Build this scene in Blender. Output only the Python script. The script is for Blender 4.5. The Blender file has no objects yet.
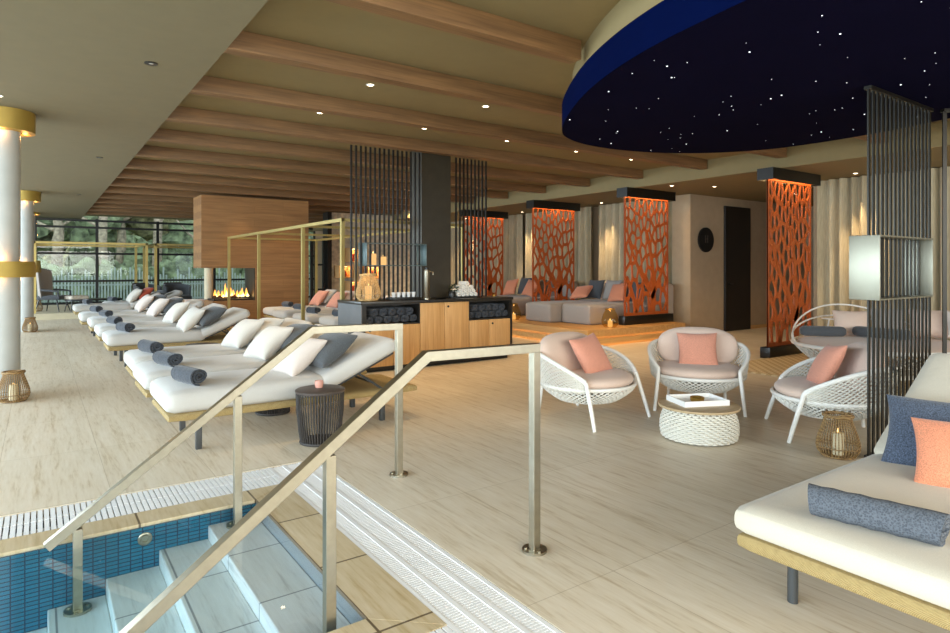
import bpy, bmesh, math, random
from mathutils import Vector, Matrix, Euler, geometry
random.seed(7)
PI = math.pi
sc = bpy.context.scene
COL = sc.collection

# ------------------------------------------------------------------ camera
CAM_YAW = math.atan(436/619)
cam = bpy.data.cameras.new('camera'); camo = bpy.data.objects.new('camera', cam); COL.objects.link(camo)
cam.sensor_width = 36; cam.lens = 36*619/950; cam.clip_end = 300; cam.clip_start = 0.05
cam.shift_y = -(316.5-268)/950
camo.location = (0, 0, 1.4); camo.rotation_euler = (PI/2, 0, -CAM_YAW)
sc.camera = camo

# ------------------------------------------------------------------ world and daylight
w = bpy.data.worlds.new('world'); sc.world = w; w.use_nodes = True
bg = w.node_tree.nodes['Background']; bg.inputs[0].default_value = (0.75, 0.86, 1.0, 1); bg.inputs[1].default_value = 1.6

def area(name, loc, rot, sx, sy, power, col):
    l = bpy.data.lights.new(name, 'AREA'); l.shape = 'RECTANGLE'; l.size = sx; l.size_y = sy
    l.energy = power; l.color = col
    o = bpy.data.objects.new(name, l); COL.objects.link(o); o.location = loc; o.rotation_euler = rot
    return o
# daylight through the glazed long side (left of the pool) and through the glazing behind the camera
area('daylight_left', (-6.2, 9.0, 1.9), (PI/2-0.55, 0, -PI/2), 30, 2.6, 2750, (0.74, 0.87, 1.0))
area('daylight_rear', (1.0, -4.6, 1.9), (PI/2-0.55, 0, 0), 13, 2.6, 740, (1.0, 0.93, 0.82))

vs = sc.view_settings
vs.view_transform = 'Standard'; vs.look = 'None'; vs.gamma = 1.0; vs.use_curve_mapping = False
vs.exposure = 0.35
cy = sc.cycles
cy.use_denoising = True; cy.max_bounces = 10; cy.diffuse_bounces = 6; cy.glossy_bounces = 4
cy.transparent_max_bounces = 24; cy.transmission_bounces = 6
cy.sample_clamp_indirect = 4.0; cy.caustics_reflective = False; cy.caustics_refractive = False

# ------------------------------------------------------------------ materials
def lin(c):
    return c/12.92 if c <= 0.04045 else ((c+0.055)/1.055)**2.4
def hx(h):
    return tuple(lin(int(h[i:i+2], 16)/255) for i in (0, 2, 4)) + (1.0,)
class N:
    def __init__(s, name):
        s.m = bpy.data.materials.new(name); s.m.use_nodes = True
        s.t = s.m.node_tree; s.t.nodes.clear()
        s.out = s.n('ShaderNodeOutputMaterial')
    def n(s, ty, **kw):
        x = s.t.nodes.new(ty)
        for k, v in kw.items():
            if k in x.inputs: x.inputs[k].default_value = v
            else: setattr(x, k, v)
        return x
    def l(s, a, b): s.t.links.new(a, b)
    def coord(s, scale=(1, 1, 1), rot=(0, 0, 0), loc=(0, 0, 0), space='Object'):
        c = s.n('ShaderNodeTexCoord'); mp = s.n('ShaderNodeMapping')
        mp.inputs['Scale'].default_value = scale; mp.inputs['Rotation'].default_value = rot; mp.inputs['Location'].default_value = loc
        s.l(c.outputs[space], mp.inputs[0]); return mp.outputs[0]
    def ramp(s, fac, stops):
        r = s.n('ShaderNodeValToRGB'); e = r.color_ramp.elements
        e[0].position, e[0].color = stops[0]; e[1].position, e[1].color = stops[-1]
        for p, c in stops[1:-1]:
            q = e.new(p); q.color = c
        s.l(fac, r.inputs[0]); return r.outputs[0]
    def mix(s, fac, a, b, mode='MIX'):
        x = s.n('ShaderNodeMixRGB', blend_type=mode)
        for i, v in ((0, fac), (1, a), (2, b)):
            if isinstance(v, (int, float, tuple)): x.inputs[i].default_value = v
            else: s.l(v, x.inputs[i])
        return x.outputs[0]
    def bump(s, h, strength=0.3, dist=0.01):
        b = s.n('ShaderNodeBump', Strength=strength, Distance=dist); s.l(h, b.inputs['Height']); return b.outputs[0]
    def principled(s, col, rough=0.5, metal=0.0, normal=None, **kw):
        p = s.n('ShaderNodeBsdfPrincipled', Roughness=rough, Metallic=metal)
        if isinstance(col, tuple): p.inputs['Base Color'].default_value = col
        else: s.l(col, p.inputs['Base Color'])
        if normal is not None: s.l(normal, p.inputs['Normal'])
        for k, v in kw.items():
            p.inputs[k.replace('_', ' ')].default_value = v
        s.l(p.outputs[0], s.out.inputs[0]); s.p = p; return s.m

def plain(name, h, rough=0.5, metal=0.0, var=0.06, scale=6.0, bump=0.0, **kw):
    k = N(name); v = k.coord((scale,)*3)
    no = k.n('ShaderNodeTexNoise', Scale=1.0, Detail=4.0); k.l(v, no.inputs[0])
    c = hx(h); d = tuple(x*(1-var*2) for x in c[:3])+(1,); e = tuple(min(1, x*(1+var)) for x in c[:3])+(1,)
    col = k.ramp(no.outputs[0], [(0.3, d), (0.7, e)])
    nrm = k.bump(no.outputs[0], bump, 0.01) if bump else None
    return k.principled(col, rough, metal, nrm, **kw)

def fabric(name, h, fine=350.0, wrinkle=0.5, weave=0.25, contrast=0.12, sheen=0.2):
    k = N(name); v = k.coord()
    a = k.n('ShaderNodeTexNoise', Scale=7.0, Detail=3.0, Roughness=0.55, Distortion=0.6); k.l(v, a.inputs[0])
    b = k.n('ShaderNodeTexNoise', Scale=fine, Detail=2.0); k.l(v, b.inputs[0])
    c = hx(h); d = tuple(x*(1-contrast*2) for x in c[:3])+(1,); e = tuple(min(1, x*(1+contrast)) for x in c[:3])+(1,)
    col = k.ramp(b.outputs[0], [(0.3, d), (0.7, e)])
    b1 = k.n('ShaderNodeBump', Strength=wrinkle, Distance=0.012); k.l(a.outputs[0], b1.inputs['Height'])
    b2 = k.n('ShaderNodeBump', Strength=weave, Distance=0.002); k.l(b.outputs[0], b2.inputs['Height']); k.l(b1.outputs[0], b2.inputs['Normal'])
    return k.principled(col, 0.9, 0.0, b2.outputs[0], Sheen_Weight=sheen)

def wood(name, h1, h2, axis=0, scale=1.0, rough=0.55, planks=None):
    k = N(name)
    s = [9.0*scale]*3; s[axis] = 0.7*scale
    v = k.coord(tuple(s))
    a = k.n('ShaderNodeTexNoise', Scale=1.6, Detail=6.0, Roughness=0.6, Distortion=0.4); k.l(v, a.inputs[0])
    s2 = [70.0*scale]*3; s2[axis] = 2.0*scale
    v2 = k.coord(tuple(s2)); b = k.n('ShaderNodeTexNoise', Scale=1.0, Detail=3.0); k.l(v2, b.inputs[0])
    f = k.mix(0.4, a.outputs[0], b.outputs[0])
    col = k.ramp(f, [(0.32, hx(h2)), (0.66, hx(h1))])
    if planks:
        br = k.n('ShaderNodeTexBrick', Scale=1.0); br.offset = 0.37
        br.inputs['Color1'].default_value = (1, 1, 1, 1); br.inputs['Color2'].default_value = (0.9, 0.9, 0.9, 1)
        br.inputs['Mortar'].default_value = (0.7, 0.66, 0.62, 1)
        br.inputs['Mortar Size'].default_value = 0.003; br.inputs['Brick Width'].default_value = planks[0]; br.inputs['Row Height'].default_value = planks[1]
        vv = k.coord((1, 1, 1), planks[2]); k.l(vv, br.inputs[0])
        col = k.mix(1.0, col, br.outputs[0], 'MULTIPLY')
    return k.principled(col, rough, 0.0, k.bump(b.outputs[0], 0.12, 0.004))

def travertine(name, h1, h2, h3, tile=None, rough=0.35, grain_axis=1, bumpy=0.1):
    k = N(name)
    s = [16.0]*3; s[grain_axis] = 1.1
    v = k.coord(tuple(s)); a = k.n('ShaderNodeTexNoise', Scale=1.0, Detail=7.0, Roughness=0.62, Distortion=0.5); k.l(v, a.inputs[0])
    s2 = [55.0]*3; s2[grain_axis] = 5.0
    v2 = k.coord(tuple(s2)); b = k.n('ShaderNodeTexNoise', Scale=1.0, Detail=5.0, Roughness=0.6); k.l(v2, b.inputs[0])
    f = k.mix(0.45, a.outputs[0], b.outputs[0])
    col = k.ramp(f, [(0.30, hx(h3)), (0.47, hx(h2)), (0.68, hx(h1))])
    if tile:
        br = k.n('ShaderNodeTexBrick', Scale=1.0); br.offset = 0.0
        br.inputs['Color1'].default_value = (1, 1, 1, 1); br.inputs['Color2'].default_value = (0.93, 0.92, 0.9, 1)
        br.inputs['Mortar'].default_value = tile[4]
        br.inputs['Mortar Size'].default_value = tile[5]; br.inputs['Brick Width'].default_value = tile[0]; br.inputs['Row Height'].default_value = tile[1]
        vv = k.coord(loc=(-tile[2], -tile[3], 0)); k.l(vv, br.inputs[0])
        col = k.mix(1.0, col, br.outputs[0], 'MULTIPLY')
    return k.principled(col, rough, 0.0, k.bump(b.outputs[0], bumpy, 0.003))

def wicker(name, h1, h2, sx=60.0, sy=60.0, rough=0.6):
    k = N(name); v = k.coord()
    a = k.n('ShaderNodeTexWave', Scale=sx, Distortion=1.0, Detail=1.0); a.wave_type = 'BANDS'; a.bands_direction = 'DIAGONAL'; k.l(v, a.inputs[0])
    b = k.n('ShaderNodeTexNoise', Scale=40.0, Detail=2.0); k.l(v, b.inputs[0])
    f = k.mix(0.45, a.outputs[0], b.outputs[0])
    col = k.ramp(f, [(0.15, hx(h2)), (0.6, hx(h1))])
    return k.principled(col, rough, 0.0, k.bump(a.outputs[0], 0.7, 0.004))

def emit(name, col, strength):
    k = N(name); e = k.n('ShaderNodeEmission', Color=col, Strength=strength); k.l(e.outputs[0], k.out.inputs[0]); return k.m

def see_through(name, tint, reflect=0.1, rough=0.0, ior=1.33, extra_volume=None):
    k = N(name)
    tr = k.n('ShaderNodeBsdfTransparent', Color=tint); gl = k.n('ShaderNodeBsdfGlossy', Roughness=rough)
    lw = k.n('ShaderNodeLayerWeight', Blend=0.5); mx = k.n('ShaderNodeMixShader')
    pw_ = k.n('ShaderNodeMath', operation='POWER'); pw_.inputs[1].default_value = 5.0; k.l(lw.outputs['Facing'], pw_.inputs[0])
    f0 = ((ior-1)/(ior+1))**2
    ma = k.n('ShaderNodeMath', operation='MULTIPLY_ADD'); ma.inputs[1].default_value = 1-f0; ma.inputs[2].default_value = f0; k.l(pw_.outputs[0], ma.inputs[0])
    k.l(ma.outputs[0], mx.inputs[0]); k.l(tr.outputs[0], mx.inputs[1]); k.l(gl.outputs[0], mx.inputs[2])
    k.l(mx.outputs[0], k.out.inputs[0])
    return k, gl

M = {}
M['floor'] = travertine('floor_travertine', 'f1e7d6', 'e4d7c1', 'bfa987', (0.6, 1.22, 0.37, 1.97-1.22*4, (0.72, 0.68, 0.62, 1), 0.0022), 0.42)
M['coping'] = travertine('coping_stone', 'dccdb2', 'cdba96', 'ae9468', (0.62, 0.62, 0.45, 0.30, (0.25, 0.22, 0.2, 1), 0.006), 0.4)
M['tread'] = travertine('tread_stone', 'e9e7e6', 'dedbd9', 'b8b3b1', (0.5, 0.55, 0.07, 0.05, (0.4, 0.4, 0.42, 1), 0.005), 0.5)
M['ceil'] = plain('ceiling_paint', '84744f', 0.8, var=0.02)
M['slab'] = plain('slab_paint', '766b50', 0.8, var=0.02)
M['wall'] = plain('wall_paint', 'ae977a', 0.85, var=0.03)
M['pale_wall'] = plain('pale_plaster', 'cfc3a6', 0.85, var=0.03)
M['beam'] = wood('oak_beam', '8a6641', '5e4329', 0)
M['oak'] = wood('oak_front', 'd9ad74', 'b98a52', 2, 1.0)
M['hood'] = wood('oak_cladding', 'a97c4c', '855c36', 0, 0.8, 0.5, (1.9, 0.16, (PI/2, 0, 0)))
M['platform'] = wood('platform_oak', 'd6a767', 'b3834a', 1, 0.8)
M['platedge'] = wood('platform_edge', 'e0b270', 'bd8c50', 0, 0.8)
M['black'] = plain('black_metal', '15130f', 0.35, 0.0, var=0.05)
M['bronze'] = plain('dark_bronze', '1c1810', 0.35, 0.4, var=0.05)
M['darkbox'] = plain('dark_grey_steel', '5a6a6a', 0.35, 0.4, var=0.05)
M['counter'] = plain('dark_counter', '282521', 0.3, 0.0, var=0.08, scale=20)
M['counter_side'] = plain('grey_side_panel', '5f6163', 0.4, 0.0, var=0.05)
M['column_dark'] = plain('dark_column', '3a3428', 0.35, 0.2, var=0.08)
M['steel'] = plain('brushed_steel', 'aca594', 0.32, 1.0, var=0.04, scale=30)
M['gold'] = plain('gold_metal', 'b7a366', 0.38, 0.6, var=0.05)
M['goldring'] = plain('gold_ring', 'a98d42', 0.5, 0.4, var=0.05)
M['white_col'] = plain('white_column', 'b2b3ae', 0.5, var=0.03)
M['grate'] = plain('white_plastic', 'f2f2f2', 0.5, var=0.02)
M['trench'] = plain('trench', '6f706e', 0.8)
M['cream'] = fabric('cream_canvas', 'c6c3bd', 300, 0.55, 0.1, 0.03)
M['cream_bed'] = fabric('cream_bed_canvas', 'cbc2b0', 300, 0.35, 0.1, 0.04)
M['blush'] = fabric('blush_linen', 'd9bfae', 300, 0.5, 0.15, 0.06)
M['pink_white'] = fabric('blush_white_linen', 'd9ccc2', 300, 0.5, 0.15, 0.04)
M['white_f'] = fabric('white_linen', 'd3cdc3', 300, 0.5, 0.15, 0.04)
M['charcoal'] = fabric('charcoal_weave', '565a5e', 260, 0.4, 0.4, 0.25)
M['navy'] = fabric('slate_blue_weave', '4d586b', 160, 0.3, 0.5, 0.35)
M['coral'] = fabric('coral_weave', 'e2906c', 220, 0.35, 0.4, 0.18)
M['coral_dim'] = fabric('salmon_weave', 'd9957c', 220, 0.35, 0.4, 0.15)
M['rust'] = fabric('rust_weave', 'a5452c', 220, 0.35, 0.4, 0.15)
M['greyf'] = fabric('grey_upholstery', 'a59b92', 200, 0.35, 0.2, 0.06)
M['grey_dark'] = fabric('dark_grey_upholstery', '4a4c50', 200, 0.35, 0.2, 0.12)
M['towel'] = fabric('dark_terry', '3c414a', 120, 0.8, 1.0, 0.3)
M['towel_w'] = fabric('white_terry', 'eeeae2', 120, 0.6, 1.0, 0.05)
M['mist'] = fabric('pale_grey_terry', '8f949c', 120, 0.8, 1.0, 0.15)
M['fur'] = fabric('brown_fur', '38281f', 60, 0.8, 1.0, 0.4)
M['rattan'] = wicker('rattan_wrap', 'c3aa74', '957a48', 100)
M['bamboo'] = wicker('bamboo', 'a08052', '66492a', 25)
M['bamboo_pale'] = wicker('bamboo_pale', 'd8b57c', '9d7a48', 25)
M['whitewick'] = plain('white_rope', 'd9d5cb', 0.6, var=0.05, scale=60)
M['basket_core'] = plain('basket_core', '8d8778', 0.8)
M['whitebasket'] = plain('white_rattan', 'dedace', 0.6, var=0.02, scale=20)
M['legw'] = plain('white_metal', 'ece9e2', 0.4, var=0.02)
M['legd'] = plain('grey_leg', '4b4d4e', 0.4, 0.3, var=0.03)
M['strap'] = plain('dark_strap', '3a3532', 0.6, var=0.1)
M['strap_top'] = plain('dark_table_top', '4e4541', 0.45, var=0.1)
M['tabletop'] = wood('pale_oak_top', 'cdb591', 'b0966f', 0, 2.0)
M['white_gloss'] = plain('white_lacquer', 'f0efec', 0.3, var=0.01)
M['brass'] = plain('brass', 'c9a050', 0.3, 0.9, var=0.05)
M['rust_panel'] = plain('orange_panel', 'b4551f', 0.5, 0.0, var=0.06)
M['door'] = plain('dark_door', '221a14', 0.5, var=0.05)
M['clockm'] = plain('black_disc', '141210', 0.5, var=0.05)
M['mark'] = plain('clock_mark', '4a4038', 0.5, var=0.02)
M['midnight'] = plain('midnight_blue', '0a0820', 1.0, var=0.05, scale=2, Specular_IOR_Level=0.03)
M['midnight_rim'] = plain('blue_rim', '020b30', 1.0, var=0.05, scale=2, Specular_IOR_Level=0.03)
M['star'] = emit('star', (0.9, 0.95, 1.0, 1), 2.2)
M['lamp'] = emit('lamp_lens', (1.0, 0.80, 0.52, 1), 14.0)
M['led'] = emit('warm_led', (1.0, 0.68, 0.30, 1), 4.0)
M['flame'] = emit('flame', (1.0, 0.36, 0.06, 1), 2.4)
M['flamecore'] = emit('flame_core', (1.0, 0.62, 0.22, 1), 3.5)
M['wax'] = plain('candle_wax', 'e8d9b5', 0.6, var=0.03)
M['candleglow'] = emit('candle_glow', (1.0, 0.55, 0.20, 1), 0.85)
M['frame_b'] = plain('window_black', '0e1110', 0.4, var=0.05)
M['stone'] = plain('stone_wall', 'd2c7b2', 0.85, var=0.2, scale=7, bump=0.5)
M['rug'] = None
M['bark'] = plain('bark', 'b3a48a', 0.9, var=0.25, scale=8, bump=0.6)
M['leaf1'] = plain('leaf_green', '98a77c', 0.8, var=0.4, scale=3, bump=1.0)
M['leaf2'] = plain('leaf_teal', '8c9a72', 0.8, var=0.4, scale=3, bump=1.0)
M['leaf3'] = plain('leaf_olive', 'c4bf8e', 0.8, var=0.4, scale=3, bump=1.0)
M['grass'] = plain('grass', '6d7a55', 0.9, var=0.3, scale=2)
M['picket'] = plain('pale_picket', 'b9c4bb', 0.8, var=0.1)
M['log'] = plain('log', '5a3d26', 0.9, var=0.3, scale=15)
M['smoked'] = None
M['pot'] = plain('pale_pot', 'd5c9ba', 0.7, var=0.12, scale=20)
M['plant'] = plain('house_plant', '2e3a22', 0.7, var=0.3, scale=20)
M['pink_glass'] = plain('pink_glass', 'd9a08f', 0.15, var=0.05)

k, gl = see_through('window_glass', (0.94, 0.97, 0.96, 1), ior=1.35); M['glass'] = k.m
k, gl = see_through('amber_glass', (0.90, 0.78, 0.52, 1), ior=1.4); M['smoked'] = k.m
k, gl = see_through('water_surface', (0.95, 0.99, 1.0, 1), ior=1.33)
wv = k.coord(); wn = k.n('ShaderNodeTexNoise', Scale=1.6, Detail=2.0); k.l(wv, wn.inputs[0])
wb = k.n('ShaderNodeBump', Strength=0.05, Distance=0.02); k.l(wn.outputs[0], wb.inputs['Height']); k.l(wb.outputs[0], gl.inputs['Normal'])
vol = k.n('ShaderNodeVolumeAbsorption', Color=(0.32, 0.86, 0.95, 1), Density=0.36); k.l(vol.outputs[0], k.out.inputs['Volume'])
M['water'] = k.m

def mosaic():
    k = N('pool_mosaic'); v = k.coord((1, 1, 1), (PI/2, 0, 0))
    br = k.n('ShaderNodeTexBrick', Scale=1.0); br.offset = 0.0
    br.inputs['Color1'].default_value = hx('106a86'); br.inputs['Color2'].default_value = hx('157492')
    br.inputs['Mortar'].default_value = hx('0b3550')
    br.inputs['Mortar Size'].default_value = 0.003; br.inputs['Brick Width'].default_value = 0.058; br.inputs['Row Height'].default_value = 0.021
    k.l(v, br.inputs[0])
    return k.principled(br.outputs[0], 0.25)
M['mosaic'] = mosaic()
def rugmat():
    k = N('checked_rug'); v = k.coord((1, 1, 1))
    ch = k.n('ShaderNodeTexChecker', Scale=14.0, Color1=hx('d9c9a6'), Color2=hx('b9a27a')); k.l(v, ch.inputs[0])
    return k.principled(ch.outputs[0], 0.95, 0.0, k.bump(ch.outputs[1], 0.3, 0.004))
M['rug'] = rugmat()
def curtainmat():
    k = N('curtain_linen'); v = k.coord((30, 30, 2))
    a = k.n('ShaderNodeTexNoise', Scale=3.0, Detail=4.0); k.l(v, a.inputs[0])
    col = k.ramp(a.outputs[0], [(0.3, hx('a3967c')), (0.7, hx('bdb093'))])
    return k.principled(col, 0.9)
M['curtain'] = curtainmat()
def towelmat():
    k = N('waffle_towel'); v = k.coord((1, 1, 1))
    a = k.n('ShaderNodeTexVoronoi', Scale=150.0); k.l(v, a.inputs[0])
    b = k.n('ShaderNodeTexNoise', Scale=9.0, Detail=2.0); k.l(v, b.inputs[0])
    col = k.ramp(a.outputs[0], [(0.05, hx('363b44')), (0.7, hx('60666f'))])
    b1 = k.n('ShaderNodeBump', Strength=0.5, Distance=0.02); k.l(b.outputs[0], b1.inputs['Height'])
    b2 = k.n('ShaderNodeBump', Strength=0.6, Distance=0.004); k.l(a.outputs[0], b2.inputs['Height']); k.l(b1.outputs[0], b2.inputs['Normal'])
    return k.principled(col, 0.95, 0.0, b2.outputs[0])
M['waffle'] = towelmat()

# ------------------------------------------------------------------ mesh helpers
def T(loc=(0, 0, 0), rot=(0, 0, 0)):
    return Matrix.Translation(loc) @ Euler(rot).to_matrix().to_4x4()
class MB:
    def __init__(s): s.bm = bmesh.new()
    def add(s, tmp, mat=None):
        if mat is not None: bmesh.ops.transform(tmp, matrix=mat, verts=tmp.verts)
        me = bpy.data.meshes.new('tmp'); tmp.to_mesh(me); tmp.free(); s.bm.from_mesh(me); bpy.data.meshes.remove(me); return s
    def box(s, c, d, rot=(0, 0, 0), bev=0.0, seg=2):
        t = bmesh.new(); bmesh.ops.create_cube(t, size=1.0)
        bmesh.ops.scale(t, vec=d, verts=t.verts)
        if bev: bmesh.ops.bevel(t, geom=t.edges[:], offset=bev, segments=seg, affect='EDGES', profile=0.5)
        return s.add(t, T(c, rot))
    def b(s, x0, x1, y0, y1, z0, z1, bev=0.0, seg=2):
        return s.box(((x0+x1)/2, (y0+y1)/2, (z0+z1)/2), (x1-x0, y1-y0, z1-z0), bev=bev, seg=seg)
    def cyl(s, p0, p1, r0, r1=None, n=14):
        r1 = r0 if r1 is None else r1
        p0, p1 = Vector(p0), Vector(p1); d = p1-p0
        t = bmesh.new(); bmesh.ops.create_cone(t, cap_ends=True, segments=n, radius1=r0, radius2=r1, depth=d.length)
        q = Vector((0, 0, 1)).rotation_difference(d.normalized())
        return s.add(t, Matrix.Translation((p0+p1)/2) @ q.to_matrix().to_4x4())
    def grid(s, fn, nu, nv, cu=False, cv=False, mat=None):
        t = bmesh.new(); iu = nu if cu else nu+1; iv = nv if cv else nv+1
        V = [[t.verts.new(fn(i/nu, j/nv)) for j in range(iv)] for i in range(iu)]
        for i in range(nu):
            for j in range(nv):
                a, b_ = V[i][j], V[(i+1) % iu][j]; c, d = V[(i+1) % iu][(j+1) % iv], V[i][(j+1) % iv]
                try: t.faces.new((a, b_, c, d))
                except ValueError: pass
        bmesh.ops.remove_doubles(t, verts=t.verts, dist=1e-6)
        bmesh.ops.recalc_face_normals(t, faces=t.faces)
        return s.add(t, mat)
    def lathe(s, prof, n=24, c=(0, 0, 0), arc=2*PI):
        def f(u, v):
            i = v*(len(prof)-1); a = int(min(i, len(prof)-2)); q = i-a
            r = prof[a][0]*(1-q)+prof[a+1][0]*q; z = prof[a][1]*(1-q)+prof[a+1][1]*q
            return (c[0]+r*math.cos(u*arc), c[1]+r*math.sin(u*arc), c[2]+z)
        return s.grid(f, n, len(prof)-1, cu=True)
    def tube(s, pts, r, n=8, closed=False, mat=None):
        P = [Vector(p) for p in pts]; m = len(P); rr = r if isinstance(r, (list, tuple)) else [r]*m
        t = bmesh.new(); rings = []; up = None
        for i in range(m):
            a = P[i-1] if (i or closed) else P[i]; b_ = P[(i+1) % m] if (i < m-1 or closed) else P[i]
            d = (b_-a).normalized()
            if up is None:
                up = d.cross(Vector((0, 0, 1)));
                if up.length < 1e-3: up = d.cross(Vector((1, 0, 0)))
                up.normalize()
            up = (up-d*up.dot(d)).normalized(); w_ = d.cross(up)
            rings.append([t.verts.new(P[i]+(up*math.cos(2*PI*j/n)+w_*math.sin(2*PI*j/n))*rr[i]) for j in range(n)])
        for i in range(m if closed else m-1):
            A, B = rings[i], rings[(i+1) % m]
            for j in range(n): t.faces.new((A[j], A[(j+1) % n], B[(j+1) % n], B[j]))
        if not closed:
            t.faces.new(rings[0][::-1]); t.faces.new(rings[-1])
        bmesh.ops.recalc_face_normals(t, faces=t.faces)
        return s.add(t, mat)
    def soft(s, c, d, r, bulge=0.0, rot=(0, 0, 0), k=10, sag=0.0):
        t = bmesh.new(); bmesh.ops.create_cube(t, size=2.0)
        bmesh.ops.subdivide_edges(t, edges=t.edges[:], cuts=k, use_grid_fill=True)
        h = Vector(d)/2
        for v in t.verts:
            q = Vector((v.co.x, v.co.y, v.co.z))
            # push samples towards the edges so that the rounding is well resolved
            q = Vector([math.copysign(abs(x)**0.6, x) for x in q])
            p = Vector((q.x*h.x, q.y*h.y, q.z*h.z))
            inn = Vector([max(-(h[i]-min(r, h[i])), min(h[i]-min(r, h[i]), p[i])) for i in range(3)])
            dv = p-inn
            if dv.length > 1e-9: p = inn+dv.normalized()*min(r, max(abs(x) for x in dv)) if dv.length > 0 else p
            e = max(0, 1-(p.x/h.x)**2)*max(0, 1-(p.y/h.y)**2)
            p.z += bulge*e**0.5*(1 if p.z > 0 else -0.3*(bulge > 0)) 
            v.co = p
        bmesh.ops.recalc_face_normals(t, faces=t.faces)
        return s.add(t, T(c, rot))
    def pillow(s, w_, h_, t_, mat=None, k=14):
        for sg in (1, -1):
            def f(u, v):
                a, b_ = 2*u-1, 2*v-1
                a = math.sin(a*PI/2); b_ = math.sin(b_*PI/2)
                z = t_/2*((1-a*a)*(1-b_*b_))**0.42*sg
                return (w_/2*a*(1-0.10*(1-b_*b_)*a*a), h_/2*b_*(1-0.10*(1-a*a)*b_*b_), z)
            s.grid(f, k, k, mat=mat)
        bmesh.ops.remove_doubles(s.bm, verts=s.bm.verts, dist=1e-5)
        return s
    def lattice(s, fn, nu, nv, th, closed=False):
        """diamond lattice of strands on the surface fn(u, v)"""
        t = bmesh.new(); V = {}
        def vert(i, j):
            ii = i % nu if closed else i
            if (ii, j) not in V: V[(ii, j)] = t.verts.new(fn(ii/nu, j/nv))
            return V[(ii, j)]
        for i in range(0, nu+(0 if closed else 1)):
            for j in range(0, nv+1):
                if (i+j) % 2 == 0: continue
                L = []
                for di, dj in ((-1, 0), (0, -1), (1, 0), (0, 1)):
                    a, b_ = i+di, j+dj
                    if not closed and (a < 0 or a > nu): continue
                    if b_ < 0 or b_ > nv: continue
                    L.append(vert(a, b_))
                if len(L) >= 3:
                    try: t.faces.new(L)
                    except ValueError: pass
        bmesh.ops.recalc_face_normals(t, faces=t.faces)
        bmesh.ops.wireframe(t, faces=t.faces[:], thickness=th, use_replace=True, use_boundary=True, use_even_offset=False)
        return s.add(t)
    def build(s, name, m, parent=None, smooth=True, angle=40):
        me = bpy.data.meshes.new(name); s.bm.to_mesh(me); s.bm.free()
        me.materials.append(m)
        if smooth:
            me.polygons.foreach_set('use_smooth', [True]*len(me.polygons)); me.set_sharp_from_angle(angle=math.radians(angle))
        o = bpy.data.objects.new(name, me); COL.objects.link(o)
        if parent is not None: o.parent = parent
        return o
def thing(name, label, cat, loc=(0, 0, 0), rotz=0.0, group=None):
    o = bpy.data.objects.new(name, None); o.empty_display_size = 0.1; COL.objects.link(o)
    o.location = loc; o.rotation_euler = (0, 0, rotz); o['label'] = label; o['category'] = cat
    if group: o['group'] = group
    return o
def tag(o, label, cat, group=None, loc=None, rot=None):
    o['label'] = label; o['category'] = cat
    if group: o['group'] = group
    if loc is not None: o.location = loc
    if rot is not None: o.rotation_euler = rot
    return o
def struct(name, mb, m, smooth=False):
    o = mb.build(name, m, None, smooth); o['kind'] = 'structure'; return o
def dup(root, loc, rotz=None, label=None, group=None, rot=None):
    def cp(o, p):
        c = o.copy(); COL.objects.link(c); c.parent = p
        for ch in o.children: cp(ch, c)
        return c
    r = cp(root, None); r.location = loc
    if rotz is not None: r.rotation_euler = (0, 0, rotz)
    if rot is not None: r.rotation_euler = rot
    if label: r['label'] = label
    if group: r['group'] = group
    return r
def spot(name, loc, power, parent=None, size=70, col=(1.0, 0.72, 0.42), blend=0.8, target=None):
    l = bpy.data.lights.new(name, 'SPOT'); l.energy = power; l.spot_size = math.radians(size); l.spot_blend = blend
    l.color = col; l.shadow_soft_size = 0.03
    o = bpy.data.objects.new(name, l); COL.objects.link(o); o.location = loc
    if target is not None:
        o.rotation_euler = (Vector(target)-Vector(loc)).to_track_quat('-Z', 'Y').to_euler()
    if parent is not None: o.parent = parent
    return o
def point(name, loc, power, col=(1.0, 0.6, 0.25), r=0.05, parent=None):
    l = bpy.data.lights.new(name, 'POINT'); l.energy = power; l.color = col; l.shadow_soft_size = r
    o = bpy.data.objects.new(name, l); COL.objects.link(o); o.location = loc
    if parent is not None: o.parent = parent
    return o
# ================================================================== SETTING
Z_SLAB, Z_CEIL, Z_LOW = 3.10, 3.26, 2.95
fl = MB()
fl.b(1.65, 16, -5, 26, -0.12, 0); fl.b(-6.3, 1.65, 4.39, 26, -0.12, 0); fl.b(-6.3, 1.65, -5, 1.67, -0.12, 0)
struct('floor', fl, M['floor'])
struct('ceiling', MB().b(1.19, 9.40, -5, 26, Z_CEIL, Z_CEIL+0.2), M['ceil'])
struct('ceiling', MB().b(-6.3, 1.19, -5, 26, Z_SLAB, Z_CEIL+0.2), M['slab'])
struct('ceiling', MB().b(9.40, 16, -5, 26, Z_LOW, Z_CEIL+0.2), M['ceil'])
# exposed oak beams
for k in range(-1, 15):
    y = 3.63+1.38*k
    if y > 23.2: break
    if k <= 0:
        m = MB(); m.b(1.19, 3.62 if k == 0 else 3.02, y, y+0.14, Z_SLAB, Z_CEIL, 0.004); o = struct('trim_beam', m, M['beam'])
        m = MB(); m.b(6.62 if k == 0 else 6.58, 9.38, y, y+0.14, Z_SLAB, Z_CEIL, 0.004); o = struct('trim_beam', m, M['beam'])
    else:
        m = MB(); m.b(1.19, 9.38, y, y+0.14, Z_SLAB, Z_CEIL, 0.004); o = struct('trim_beam', m, M['beam'])
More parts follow.
